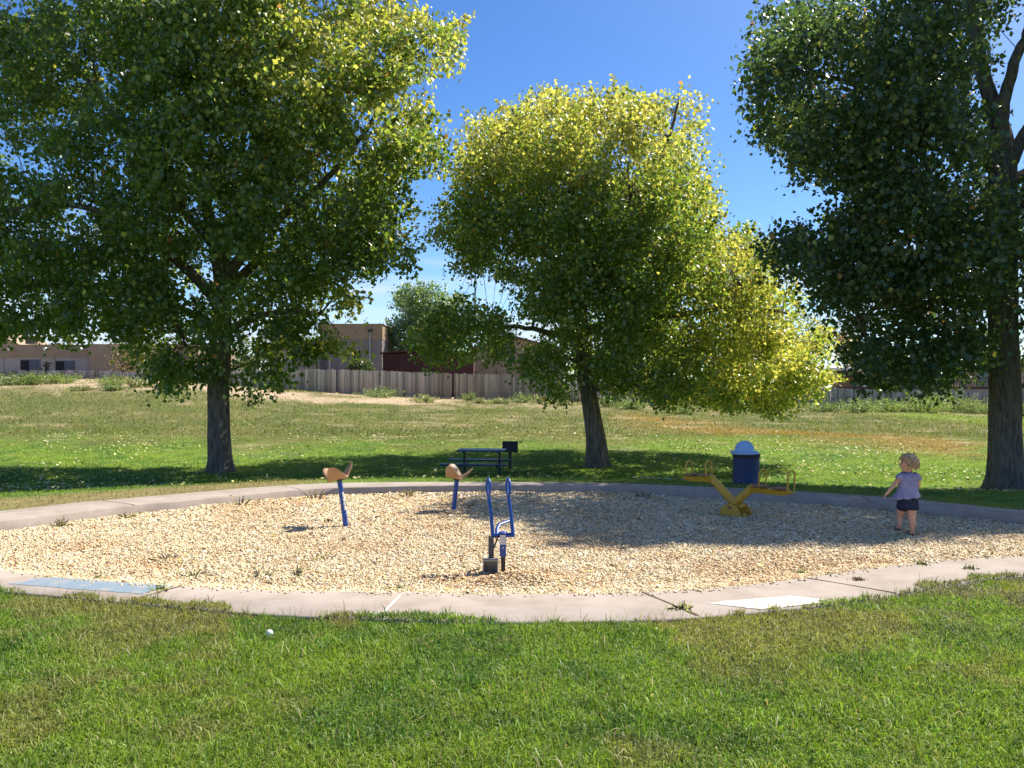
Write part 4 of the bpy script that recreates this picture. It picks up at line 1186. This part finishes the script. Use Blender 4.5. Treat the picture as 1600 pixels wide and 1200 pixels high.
for i in range(19):
    xp = 1472 + i * 4.5; mb = MB(); wallbox(mb, xp, xp + 1.0, 588 if i % 4 == 0 else 591.6, 64.1, .06, ybot=604.4, off=g); mb.build('baluster', M['redwood'] if i % 4 == 0 else M['rust'], h6)
g = at(1560, 610, 86); h7 = empty('low_house', g, label='pale low house behind the deck at the far right', cat='house')
mb = MB(); wallbox(mb, 1440, 1720, 572, 86, 9, off=g); mb.build('wall', M['mauvelight'], h7)
mb = MB(); wallbox(mb, 1432, 1730, 566, 85.4, 10, ybot=572, off=g); mb.build('roof', M['roof'], h7)
rect(1480, 1506, 578, 592, 86, .05, M['glass'], 'window', h7, .0)
rect(1528, 1545, 580, 604, 86, .05, M['teal'], 'door', h7, .0)

# ------------------------------------------------------------------ play equipment
def arc(c, r, a0, a1, n, ax=(1, 0, 0), up=(0, 0, 1), sy=1.0):
    ax = Vector(ax); up = Vector(up); c = Vector(c)
    return [c + ax * math.cos(a0 + (a1 - a0) * k / n) * r + up * math.sin(a0 + (a1 - a0) * k / n) * r * sy for k in range(n + 1)]

def saddle(base_px, top_px, th0, scale, lab, labels, tilt, roll):
    x, y_ = pxg(*base_px, -0.1); b = Vector((x, y_, -0.12)); D = y_
    root = empty('saddle_seat', b, label=lab, cat='play seat', group='tan saddle seats on blue posts')
    tp = at(top_px[0], top_px[1], D + tilt) - b
    mb = MB(); mb.tube([(0, 0, -0.05), tp * 0.5, tp], 0.030, 18); p = mb.build('post', M['blue'], root, smooth=True)
    if labels:
        d = tp.normalized(); sd_ = Vector((0.80, -0.60, 0)); sd_ = (sd_ - d * sd_.dot(d)).normalized(); w_ = d.cross(sd_)
        for (t0, t1) in ((0.38, 0.50), (0.51, 0.60), (0.61, 0.69), (0.70, 0.80)):
            mb = MB(); V = []
            for t in (t0, t1):
                for a in np.linspace(-0.5, 0.5, 7):
                    V.append(tp * (1.06 - t * 0.9) * 1.0 + (sd_ * math.cos(a) + w_ * math.sin(a)) * 0.0318)
            mb.add(V, [(i, i + 1, i + 8, i + 7) for i in range(6)]); mb.build('sticker', M['label'], p)
    # three lobed dished seat
    nr_, na = 16, 72; V = []; Fc = []
    def surf(rr, a):
        c3 = math.cos(3 * (a - th0))
        R_ = 0.172 * scale * (1 + 0.16 * c3)
        rad = R_ * rr
        z = 0.150 * scale * (rr ** 2.0) * (0.5 + 0.5 * c3) ** 0.8 - 0.012 * scale * rr ** 2 * (0.5 - 0.5 * c3)
        return Vector((rad * math.cos(a), rad * math.sin(a), z))
    top = []; 
    th_ = 0.017 * scale
    for side in (1, -1):
        for i in range(nr_ + 1):
            for k in range(na):
                a = 2 * math.pi * k / na; rr = max(i / nr_, 0.001)
                p0 = surf(rr, a); e_ = 1e-3
                nrm = (surf(min(rr + e_, 1.01), a) - p0).cross(surf(rr, a + e_) - p0)
                nrm = nrm.normalized() if nrm.length > 1e-12 else Vector((0, 0, 1))
                if i == 0: nrm = Vector((0, 0, 1))
                tt = th_ * math.sqrt(max(1 - (rr ** 6), 0.0)) * (1.0 + 0.6 * (1 - rr))
                V.append(p0 + nrm * tt * side)
    o2 = (nr_ + 1) * na
    for i in range(nr_):
        for k in range(na):
            a = i * na + k; b2 = i * na + (k + 1) % na
            Fc.append((a, a + na, b2 + na, b2)); Fc.append((o2 + a, o2 + b2, o2 + b2 + na, o2 + a + na))
    Rt = Euler((0, math.radians(roll), 0)).to_matrix(); mb = MB(); mb.add([Rt @ v + tp + Vector((0, 0, 0.012)) for v in V], Fc)
    o = mb.build('seat', M['tan'], root)
    for pl in o.data.polygons: pl.use_smooth = True
    mb = MB(); mb.lathe([(0.03, -0.03), (0.055, -0.005), (0.055, 0.0)], tp, 16); mb.build('mount', M['blacksteel'], root)
saddle((541, 820), (530, 748), math.radians(-95), 1.0, 'tan saddle seat on a blue post with white stickers, left of the pair', True, 0.03, -15)
saddle((708, 797), (714, 747), math.radians(-122), 1.02, 'tan saddle seat on a plain blue post leaning right, nearer the middle', False, 0.02, 7)

# digger
x, y_ = pxg(786, 896, -0.1); gb = Vector((x, y_, -0.11)); DD = y_
dig = empty('sand_digger', gb, label='blue two-lever sand digger with a grey bucket at the front of the wood chips', cat='toy digger')
def dp_(px, py, o=0.0): return at(px, py, DD + o) - gb
mb = MB(); mb.box((dp_(786.5, 898) + dp_(786, 866)) / 2, (.038, .038, (866 - 906) / -F * DD)); mb.build('post', M['blacksteel'], dig, bevel=.003)
mb = MB(); a = dp_(786, 869); b = dp_(785.5, 833); mb.box((a + b) / 2, (.056, .056, b.z - a.z)); sl_ = mb.build('sleeve', M['blue'], dig, bevel=.006)
mb = MB(); mb.lathe([(.034, 0), (.036, .006), (.024, .014), (.008, .017)], b, 20); mb.build('cap', M['blue'], sl_, smooth=True)
mb = MB(); a = dp_(785.7, 850); b = dp_(785.7, 835); mb.box((a + b) / 2 + Vector((0, -.0305, 0)), (.048, .004, b.z - a.z)); mb.build('sticker', M['label'], sl_)
mb = MB(); mb.tube([dp_(786, 855) + Vector((0, -.028, 0)), dp_(786, 855) + Vector((0, -.036, 0))], [.007, .006], 10); mb.build('bolt', M['white'], sl_)
mb = MB(); mb.tube([dp_(767.5, 836.5, .04), dp_(804, 836, .04)], .020, 16); mb.build('crossbar', M['blue'], dig, smooth=True)
for (x0, x1) in ((770, 763), (801.5, 794)):
    lo = dp_(x0, 836, .04); hi = dp_(x1 + .5, 776, .12); c = dp_(x1 + .3, 757, .15)
    mb = MB(); mb.tube([lo, lo.lerp(hi, .5) + Vector((.004, 0, 0)), hi], .0165, 14); lv = mb.build('lever', M['blue'], dig, smooth=True)
    # closed oval hand loop seen nearly edge-on
    ax = Vector((.30, -.95, 0)).normalized(); upv = (dp_(x1 - .3, 744, .17) - hi).normalized()
    cc = hi + upv * .080; pts = []
    for k in range(29):
        a = 2 * math.pi * k / 28 - math.pi / 2
        pts.append(cc + ax * math.cos(a) * .058 * (0.6 + 0.4 * (math.sin(a) * .5 + .5)) + upv * math.sin(a) * .080)
    mb = MB(); mb.tube(pts, .0125, 12, caps=False); mb.build('handle', M['blue'], lv, smooth=True)
mb = MB(); mb.tube([dp_(776, 836, .05), dp_(776.5, 826, .12), dp_(780, 819, .2), dp_(800, 812, .32)], [.017, .017, .02, .02], 12, flat=.6); mb.build('link_arm', M['blue'], dig, smooth=True)
mb = MB(); mb.box((dp_(766, 838) + dp_(767, 876)) / 2 + Vector((-.009, .02, 0)), (.020, .024, .215)); mb.box((dp_(766, 838) + dp_(767, 876)) / 2 + Vector((.014, .02, -.01)), (.028, .03, .2)); mb.build('boom', M['darkgrey'], dig, bevel=.002)
mb = MB(); mb.tube([dp_(778, 838, 0), dp_(774, 850, 0), dp_(769, 860, 0)], .008, 8); mb.build('brace', M['darkgrey'], dig)
# bucket: a scoop of back, bottom and side plates
mb = MB()
A0 = dp_(755.5, 874); A1 = dp_(777.5, 874); hgt = (902 - 874) / F * DD; wd = A1.x - A0.x
nseg = 8
for s_ in (0, 1):
    pass
prof = []
for k in range(nseg + 1):
    t = k / nseg; prof.append((0.075 * math.sin(t * math.pi * .55), -hgt * t))
V = []
for th_ in (0, .006):
    for xx_ in (A0.x, A1.x):
        for (yy_, zz_) in prof: V.append((xx_, A0.y - 0.02 + yy_ + th_, A0.z + zz_))
m_ = nseg + 1; Fc = []
for k in range(nseg):
    Fc += [(k, k + 1, m_ + k + 1, m_ + k), (2 * m_ + k, 3 * m_ + k, 3 * m_ + k + 1, 2 * m_ + k + 1)]
Fc += [(0, m_, 3 * m_, 2 * m_), (nseg, 2 * m_ + nseg, 3 * m_ + nseg, m_ + nseg)]
mb.add(V, Fc)
for xx_ in (A0.x, A1.x):
    V = [(xx_ - .004, A0.y - .02 + p[0], A0.z + p[1]) for p in prof] + [(xx_ - .004, A0.y - .085, A0.z - hgt), (xx_ - .004, A0.y - .05, A0.z)]
    V2 = [(v[0] + .008, v[1], v[2]) for v in V]; q = len(V)
    mb.add(V + V2, [tuple(range(q)), tuple(range(2 * q - 1, q - 1, -1))] + [(i, i + q, (i + 1) % q + q, (i + 1) % q) for i in range(q)])
mb.box((A0 + A1) / 2 + Vector((0, -.028, .002)), (wd + .012, .06, .012))
mb.build('bucket', M['steel'], dig)

# seesaw
x, y_ = pxg(1148, 804, -0.1); gs = Vector((x, y_, -0.12)); DW = y_
see = empty('seesaw', gs, label='small yellow four-seat seesaw half in the shade', cat='seesaw')
def sp_(px, py, o=0.0): return at(px, py, DW + o) - gs
beam_dir = Vector((math.cos(math.radians(26)), -math.sin(math.radians(26)), 0))
side = Vector((-beam_dir.y, beam_dir.x, 0))
side = Vector((math.sin(math.radians(26)), math.cos(math.radians(26)), 0))
# base: two half-round plates and a tread between them
for k, (xo, oo) in enumerate(((-.075, -.06), (.10, .05))):
    mb = MB(); V = []
    pr_ = [(-.10 * 1, 0)] + [(-.10 + 0.0, 0.0)]
    pr_ = [(-.115 * math.cos(t), .165 * math.sin(t)) for t in np.linspace(0, math.pi, 15)]
    for th_ in (-.006, .006):
        for (u, w_) in pr_:
            V.append(Vector((xo, oo, 0)) + Vector((.80, -.60, 0)) * u * 1.25 + Vector((.6, .8, 0)) * th_ + Vector((0, 0, w_ - .0)))
    q = len(pr_)
    mb.add(V, [tuple(range(q)), tuple(range(2 * q - 1, q - 1, -1))] + [(i, i + q, (i + 1) % q + q, (i + 1) % q) for i in range(q)])
    mb.build('side_plate', M['yellow'], see)
mb = MB(); mb.box((0.03, 0.0, .135), (.16, .15, .035), rot=(0, 0, -.64)); mb.box((.04, -.06, .03), (.17, .08, .05), rot=(0, 0, -.64)); mb.build('base_block', M['yellow'], see, bevel=.006)
mb = MB(); mb.tube([Vector((-.1, -.07, .12)), Vector((.13, .06, .12))], .022, 12); mb.build('axle', M['rust'], see)
V0 = sp_(1147, 786, 0)
PL = sp_(1111, 746, .16); PLe = sp_(1070, 745, .42)
PR = sp_(1176, 762, -.10); PRe = sp_(1236, 769, -.50)
mb = MB(); mb.tube([V0, V0.lerp(PL, .5), PL, PL.lerp(PLe, .12)], [.055, .052, .05, .042], 14); mb.build('arm', M['yellow'], see, smooth=True)
mb = MB(); mb.tube([V0, V0.lerp(PR, .6), PR + Vector((.0, 0, .0)), PR.lerp(PRe, .12)], [.055, .052, .055, .045], 14); mb.build('arm', M['yellow'], see, smooth=True)
for (a, b, hs_) in ((PL, PLe, ((1113, 747, 722), (1087, 744, 719))), (PR, PRe, ((1184, 760, 731), (1216, 764, 733)))):
    d = (b - a).normalized(); sdv = Vector((-d.y, d.x, 0)).normalized(); upv = d.cross(sdv)
    if upv.z < 0: upv = -upv
    L_ = (b - a).length
    # boat-shaped beam
    mb = MB(); V = []
    st = ((-.06, .05, .03), (0.0, .09, .055), (.5, .09, .055), (.85, .075, .05), (1.08, .03, .012))
    for (t, hw, hh) in st:
        c = a + d * L_ * t
        V += [c + sdv * hw * .55 - upv * hh, c - sdv * hw * .55 - upv * hh, c - sdv * hw + upv * .012, c + sdv * hw + upv * .012]
    Fc = []
    for i in range(len(st) - 1):
        for q in range(4): Fc.append((i * 4 + q, i * 4 + 4 + q, i * 4 + 4 + (q + 1) % 4, i * 4 + (q + 1) % 4))
    Fc += [(0, 1, 2, 3), tuple(len(st) * 4 - 4 + q for q in (3, 2, 1, 0))]
    mb.add(V, Fc); bo = mb.build('beam', M['yellow'], see)
    for t in (.20, .72):
        mb = MB(); c = a + d * L_ * t + upv * .028
        V = []
        for z_ in (0, .018):
            for k in range(16):
                an = 2 * math.pi * k / 16; V.append(c + d * math.copysign(abs(math.cos(an)) ** .5, math.cos(an)) * .17 * L_ + sdv * math.copysign(abs(math.sin(an)) ** .5, math.sin(an)) * .115 + upv * z_)
        mb.add(V, [tuple(range(15, -1, -1)), tuple(range(16, 32))] + [(k, (k + 1) % 16, 16 + (k + 1) % 16, 16 + k) for k in range(16)])
        mb.build('seat', M['rust'], see, bevel=.004)
    for (hx, hb, ht) in hs_:
        t = ((hx - 800) - 0) ; 
        fr_ = min(max((at(hx, hb, DW).x - gs.x - a.x) / (b.x - a.x), -.05), 1)
        c = a + d * L_ * fr_ + upv * .01
        hgt = (hb - ht) / F * DW; w2 = .085
        pts = [c + sdv * w2 * .9, c + sdv * w2 * .95 + upv * (hgt - w2)]
        for k in range(1, 12):
            an = math.pi * k / 12; pts.append(c + sdv * w2 * math.cos(an) + upv * (hgt - w2 + w2 * math.sin(an)))
        pts += [c - sdv * w2 * .95 + upv * (hgt - w2), c - sdv * w2 * .9]
        mb = MB(); mb.tube(pts, .0115, 10); mb.build('handle', M['yellow'], see, smooth=True)

# ------------------------------------------------------------------ litter bin
bb = hit(1166, 756); k = bb.y / F
binr = empty('litter_bin', bb, label='dark blue litter bin with a pale blue domed lid on the grass', cat='litter bin')
R0 = 21 * k; H0 = (756 - 714) * k
mb = MB(); mb.lathe([(R0 * 1.0, -.05), (R0 * 1.01, 0.03), (R0 * .985, .05), (R0 * .97, H0 * .5), (R0 * .955, H0 * .9), (R0 * .96, H0)], n=40); mb.build('body', M['binblue'], binr, smooth=True)
mb = MB(); mb.lathe([(R0 * .93, H0 - .01), (R0 * 1.0, H0 - .005), (R0 * 1.02, H0 + .045), (R0 * .95, H0 + .06)], n=40); mb.build('rim', M['black'], binr, smooth=True)
mb = MB(); H1 = H0 + .05
prof = [(R0 * 1.0, H1 + .0), (R0 * 1.04, H1 + .01), (R0 * 1.04, H1 + .035), (R0 * .93, H1 + .05)]
for t in np.linspace(0, 1, 12): prof.append((R0 * .72 * math.cos(t * math.pi / 2 * .97), H1 + .05 + (.175) * math.sin(t * math.pi / 2)))
mb.lathe(prof, Vector((-.03, 0, 0)), n=40); lid = mb.build('domed_lid', M['domeblue'], binr, smooth=True)
# slanted flap on the dome
mb = MB(); V = []
for i, ph in enumerate(np.linspace(0.12, 0.62, 6)):
    for a in np.linspace(-2.35, -1.15, 10):
        rr = R0 * .72 * math.cos(ph * 1.25) + .014; V.append((-.03 + rr * math.cos(a), rr * math.sin(a), H1 + .055 + .175 * math.sin(ph * 1.25) + .008))
mb.add(V, [(i * 10 + j, i * 10 + j + 1, (i + 1) * 10 + j + 1, (i + 1) * 10 + j) for i in range(5) for j in range(9)])
mb.build('flap', M['domeblue'], lid, smooth=True)

# ------------------------------------------------------------------ picnic table and grill
pt = hit(745, 744); 
pt = Vector((at(745, 744, 20.6).x, 20.6, float(terrain(at(745, 744, 20.6).x, 20.6))))
tab = empty('picnic_table', pt, math.radians(-4), label='dark blue metal picnic table in the shade of the middle tree', cat='picnic table')
sc_ = 20.6 / F
LT = 1.62
mb = MB()
for q in range(4): mb.box((-.12 + .24, -.27 + .18 * q, .735), (1.15, .165, .035))
for xx_ in (-.3, .55): mb.box((xx_, 0, .702), (.05, .70, .03))
mb.build('tabletop', M['tableblue'], tab, bevel=.006)
for sy in (-1, 1):
    mb = MB()
    for q in range(2): mb.box((.0, sy * (.62 + .13 * q), .44), (1.55, .12, .035))
    mb.build('bench', M['tableblue'], tab, bevel=.006)
for xx_ in (-.3, .55):
    mb = MB(); mb.box((xx_, 0, .35), (.055, .055, .70)); mb.box((xx_, 0, .395), (.06, 1.5, .05)); mb.box((xx_, 0, .02), (.08, 1.0, .05)); mb.build('leg', M['blacksteel'], tab, bevel=.005)
gr = Vector((at(797, 735, 22.6).x, 22.6, float(terrain(at(797, 735, 22.6).x, 22.6))))
gri = empty('park_grill', gr, label='dark box barbecue grill on a post behind the picnic table', cat='grill')
mb = MB(); mb.tube([(0, 0, -.05), (0, 0, .66)], .04, 12); mb.build('post', M['blacksteel'], gri, smooth=True)
mb = MB(); zt = at(0, 690, 22.6).z - gr.z; zb = at(0, 706, 22.6).z - gr.z
w2 = .20; d2_ = .2
mb.box((0, d2_, (zt + zb) / 2), (w2 * 2, .012, zt - zb)); mb.box((-w2, 0, (zt + zb) / 2), (.012, d2_ * 2 - .02, zt - zb)); mb.box((w2, 0, (zt + zb) / 2), (.012, d2_ * 2 - .02, zt - zb)); mb.box((0, -d2_, (zt + zb) / 2 - .02), (w2 * 2, .012, zt - zb - .04)); mb.box((0, 0, zb), (w2 * 2 - .03, d2_ * 2 - .03, .012))
mb.build('firebox', M['black'], gri)
mb = MB()
for q in range(12): mb.tube([(-w2 + .02 + q * .033, -d2_, zt - .03), (-w2 + .02 + q * .033, d2_ - .01, zt - .03)], .006, 5)
mb.build('grate', M['blacksteel'], gri)
mb = MB(); mb.tube([(w2, -.05, zt - .02), (w2 + .06, -.05, zt - .01), (w2 + .12, -.05, zt)], [.01, .01, .022], 8); mb.build('handle', M['black'], gri)

# white ball
x, y_ = pxg(421, 995, 0.0)
mb = MB(); V = []
prof = [(0.022 * math.sin(t) , 0.020 - 0.020 * math.cos(t)) for t in np.linspace(0.05, math.pi - .05, 12)]
mb.lathe(prof, n=20)
o = mb.build('ball', M['ballwhite'], None, smooth=True, loc=Vector((x, y_, float(terrain(x, y_)) + .035)))
tag(o, 'small off-white ball lying in the front grass near the path', 'ball')

# ------------------------------------------------------------------ the child
x, y_ = pxg(1424, 837, -0.1); gk = Vector((x, y_, float(chip_z(np.array([x]), np.array([y_]))[0]) + .012))
kid = empty('person', gk, label='toddler with curly blond hair, lavender shirt and navy shorts walking away over the wood chips', cat='person')
def skinned(name, verts, edges, radii, m, parent, sub=2, root=0):
    me = bpy.data.meshes.new(name); me.from_pydata([tuple(v) for v in verts], edges, [])
    ob = bpy.data.objects.new(name + '_rig', me); sc.collection.objects.link(ob)
    ob.modifiers.new('s', 'SKIN'); 
    for i, r_ in enumerate(radii):
        rr = r_ if hasattr(r_, '__len__') else (r_, r_)
        me.skin_vertices[0].data[i].radius = rr
        me.skin_vertices[0].data[i].use_root = (i == root)
    ss = ob.modifiers.new('u', 'SUBSURF'); ss.levels = sub; ss.render_levels = sub
    dg = bpy.context.evaluated_depsgraph_get(); dg.update()
    nm = bpy.data.meshes.new_from_object(ob.evaluated_get(dg))
    bpy.data.objects.remove(ob)
    nm.name = name; nm.materials.clear(); nm.materials.append(m)
    nm.polygons.foreach_set('use_smooth', [True] * len(nm.polygons))
    o = bpy.data.objects.new(name, nm); sc.collection.objects.link(o); o.parent = parent
    return o
kp = []; ke = []; kr = []
def jn(p, r_, par=None):
    kp.append(p); kr.append(r_)
    if par is not None: ke.append((par, len(kp) - 1))
    return len(kp) - 1
pel = jn((-.035, 0, .385), (.078, .066))
wai = jn((-.032, .0, .46), (.076, .064), pel)
che = jn((-.03, .005, .56), (.080, .062), wai)
shl = jn((-.030, .005, .635), (.066, .05), che)
nek = jn((-.034, .010, .690), .030, shl)
hd0 = jn((-.040, .012, .735), (.050, .052), nek)
hd1 = jn((-.044, .010, .785), (.072, .078), hd0)
hd2 = jn((-.040, .010, .835), (.062, .068), hd1)
# left arm (screen left)
a1 = jn((-.110, .0, .655), .031, shl); a2 = jn((-.155, .0, .600), .028, a1); a3 = jn((-.205, -.01, .545), .023, a2); a4 = jn((-.245, -.01, .500), .020, a3); a5 = jn((-.275, -.005, .462), .015, a4); a6 = jn((-.288, 0, .445), .018, a5)
# right arm, bent in front
r1 = jn((.045, .0, .655), .031, shl); r2 = jn((.075, .0, .60), .028, r1); r3 = jn((.086, .01, .545), .024, r2); r4 = jn((.085, .065, .540), .020, r3); r5 = jn((.070, .12, .56), .015, r4); r6 = jn((.062, .14, .568), .018, r5)
# left leg, lifted and going forward
l1 = jn((-.074, .015, .34), .056, pel); l2 = jn((-.074, .065, .275), .052, l1); l3 = jn((-.078, .105, .22), .040, l2); l4 = jn((-.084, .10, .165), .036, l3); l5 = jn((-.092, .08, .115), .021, l4); l6 = jn((-.095, .072, .090), .024, l5); l7 = jn((-.101, .118, .070), .023, l6); l8 = jn((-.104, .150, .062), .015, l7)
# right leg, standing
s1 = jn((.005, .0, .34), .058, pel); s2 = jn((.006, .005, .27), .057, s1); s3 = jn((.004, .0, .20), .044, s2); s4 = jn((.004, -.012, .13), .043, s3); s5 = jn((.004, -.012, .065), .023, s4); s6 = jn((.003, -.010, .035), .025, s5); s7 = jn((.006, .05, .018), .022, s6); s8 = jn((.009, .085, .016), .015, s7)
body = skinned('body', kp, ke, kr, M['skin'], kid)
# fingers rooted in the palm, face and ear joined into the body mesh
extra = []
def fing(palm, dirv, sidev, curl, sc2=1.0):
    dirv = Vector(dirv).normalized(); sidev = Vector(sidev).normalized(); cv = Vector(curl).normalized()
    for i, (off, ln) in enumerate(((-.012, .026), (-.004, .030), (.004, .028), (.012, .021))):
        b0 = Vector(palm) + sidev * off * sc2
        pts = [b0, b0 + dirv * ln * .5 + cv * .002, b0 + dirv * ln * .85 + cv * .010, b0 + dirv * ln * .9 + cv * .019]
        e = skinned('finger', pts, [(0, 1), (1, 2), (2, 3)], [.0055, .0050, .0046, .0038], M['skin'], kid, 1); extra.append(e)
    b0 = Vector(palm) - sidev * .014 - dirv * .010
    pts = [b0, b0 - sidev * .012 + dirv * .008, b0 - sidev * .014 + dirv * .022 + cv * .004]
    extra.append(skinned('finger', pts, [(0, 1), (1, 2)], [.0062, .0056, .0044], M['skin'], kid, 1))
fing((-.294, .002, .438), (-.45, .05, -.85), (.25, .95, 0), (.9, 0, -.3))
fing((.058, .148, .572), (-.5, .8, .3), (.3, .1, .95), (-.8, -.5, 0))
# nose, ear, chin, cheek: the head looks to the left
extra.append(skinned('nose', [(-.105, .030, .785), (-.120, .036, .778), (-.116, .034, .770)], [(0, 1), (1, 2)], [.010, .008, .007], M['skin'], kid, 1))
extra.append(skinned('ear', [(-.052, -.064, .795), (-.046, -.070, .785), (-.052, -.066, .772)], [(0, 1), (1, 2)], [.011, .012, .008], M['skin'], kid, 1))
extra.append(skinned('cheek', [(-.085, .02, .765), (-.098, .018, .758), (-.096, .022, .745)], [(0, 1), (1, 2)], [.026, .020, .016], M['skin'], kid, 1))
bm = bmesh.new(); bm.from_mesh(body.data)
for e in extra: bm.from_mesh(e.data)
bm.to_mesh(body.data); bm.free()
for e in extra: bpy.data.objects.remove(e)
body.data.polygons.foreach_set('use_smooth', [True] * len(body.data.polygons))
mb = MB()
for yy_ in (-.014, .062):
    mb.lathe([(0.001, -.005), (.004, -.003), (.005, 0), (.004, .003), (0.001, .005)], (-.107, yy_ + .01, .797), 10)
mb.build('eye', M['blacksteel'], kid, smooth=True)
mb = MB(); mb.tube([(-.110, .018, .757), (-.114, .032, .755), (-.110, .046, .757)], .004, 6); mb.build('mouth', mat('lips', (.4, .14, .12)), kid)
# shirt: a flared peplum tunic with cap sleeves
mb = MB(); NS = 40; V = []
rows = [(.700, .040, .036, -.032, .006), (.688, .060, .045, -.032, .006), (.672, .092, .056, -.032, .006), (.650, .108, .064, -.031, .005), (.62, .106, .070, -.031, .005), (.58, .103, .074, -.032, .004), (.54, .106, .078, -.035, .003), (.50, .114, .082, -.040, .002), (.47, .126, .090, -.045, 0), (.445, .140, .100, -.050, -.002), (.428, .150, .108, -.053, -.004)]
for i, (z_, rx, ry, cx_, cy_) in enumerate(rows):
    fl = max(0, (.52 - z_) / .10)
    for k in range(NS):
        a = 2 * math.pi * k / NS
        rp = 1 + .055 * fl * math.sin(9 * a + 1) + .03 * fl * math.sin(5 * a)
        zz = z_ - .018 * fl * math.sin(4.5 * a) ** 2 + (.015 * fl * math.cos(a))
        V.append((cx_ + rx * rp * math.cos(a), cy_ + ry * rp * math.sin(a), zz))
Fc = [(i * NS + k, (i + 1) * NS + k, (i + 1) * NS + (k + 1) % NS, i * NS + (k + 1) % NS) for i in range(len(rows) - 1) for k in range(NS)]
mb.add(V, Fc)
for (p0, p1, p2) in (((-.085, .003, .668), (-.122, .0, .648), (-.142, .0, .618)), ((.022, .003, .668), (.056, .0, .648), (.078, .0, .612))):
    mb.tube([p0, p1, p2], [.040, .041, .043], 18, caps=False)
sh = mb.build('shirt', M['shirt'], kid, smooth=True)
md = sh.modifiers.new('t', 'SOLIDIFY'); md.thickness = .003
# shorts
mb = MB(); V = []
rows = [(.45, .086, .074, -.036, 0), (.42, .094, .082, -.036, 0), (.385, .100, .086, -.036, .003), (.36, .103, .086, -.037, .004)]
for (z_, rx, ry, cx_, cy_) in rows:
    for k in range(NS):
        a = 2 * math.pi * k / NS; V.append((cx_ + rx * math.cos(a), cy_ + ry * math.sin(a), z_))
mb.add(V, [(i * NS + k, (i + 1) * NS + k, (i + 1) * NS + (k + 1) % NS, i * NS + (k + 1) % NS) for i in range(len(rows) - 1) for k in range(NS)])
mb.tube([(-.036, -.004, .41), (-.036, -.004, .31)], [.086, .072], 24)
mb.tube([(-.075, .006, .395), (-.078, .022, .345), (-.078, .050, .300)], [.064, .066, .064], 24, caps=False)
mb.tube([(.008, .0, .395), (.010, .0, .345), (.012, .004, .290)], [.062, .066, .066], 24, caps=False)
so_ = mb.build('shorts', M['shorts'], kid, smooth=True)
md = so_.modifiers.new('t', 'SOLIDIFY'); md.thickness = .003
# hair: cap plus curls
mb = MB(); hc = Vector((-.026, .004, .812))
V = []; na, nb_ = 30, 14
for i in range(nb_ + 1):
    ph = math.pi * .64 * i / nb_
    for k in range(na):
        a = 2 * math.pi * k / na; d = Vector((math.sin(ph) * math.cos(a), math.sin(ph) * math.sin(a), math.cos(ph)))
        rr = .096 + .008 * float(n1(np.array([d.x * 4 + 5]), np.array([d.z * 4 + d.y * 3 + 9]), 2, 2)[0])
        if d.x < -.55 and d.z < .35: rr = .060
        V.append(hc + Vector((d.x * rr * .95, d.y * rr, d.z * rr * .92)))
mb.add(V, [(i * na + k, (i + 1) * na + k, (i + 1) * na + (k + 1) % na, i * na + (k + 1) % na) for i in range(nb_) for k in range(na)])
for i in range(190):
    ph = math.acos(rng.uniform(-.62, 1)); a = rng.uniform(0, 2 * math.pi)
    d = Vector((math.sin(ph) * math.cos(a), math.sin(ph) * math.sin(a), math.cos(ph)))
    if d.x < -.45 and d.z < .45: continue
    p0 = hc + d * .095; t1 = d.cross(Vector(rng.normal(0, 1, 3))).normalized(); t2 = d.cross(t1)
    pts = []
    for k in range(9):
        an = k * .75; pts.append(p0 + t1 * math.cos(an) * .011 + t2 * math.sin(an) * .011 + d * (.002 + .0018 * k) + Vector((0, 0, -.0035 * k)))
    mb.tube(pts, [.0055] * 7 + [.004, .002], 5)
mb.build('hair', M['hair'], kid, smooth=True)
for (cx_, cy_, cz_, an) in ((.005, .035, .004, 0), (-.100, .110, .050, .25)):
    mb = MB(); V = []
    for z_ in (-.006, .010):
        for k in range(22):
            a = 2 * math.pi * k / 22; V.append(Vector((cx_, cy_, cz_ + z_)) + Vector((.029 * math.cos(a), .070 * math.sin(a), .02 * math.sin(a) * -an)))
    mb.add(V, [tuple(range(21, -1, -1)), tuple(range(22, 44))] + [(k, (k + 1) % 22, 22 + (k + 1) % 22, 22 + k) for k in range(22)])
    mb.tube(arc((cx_, cy_ + .028, cz_ + .004), .028, 0, math.pi, 8, sy=1.2), .006, 6)
    mb.build('sandal', M['shoe'], kid)
print('polys', sum(len(o.data.polygons) for o in sc.objects if o.type == 'MESH'))
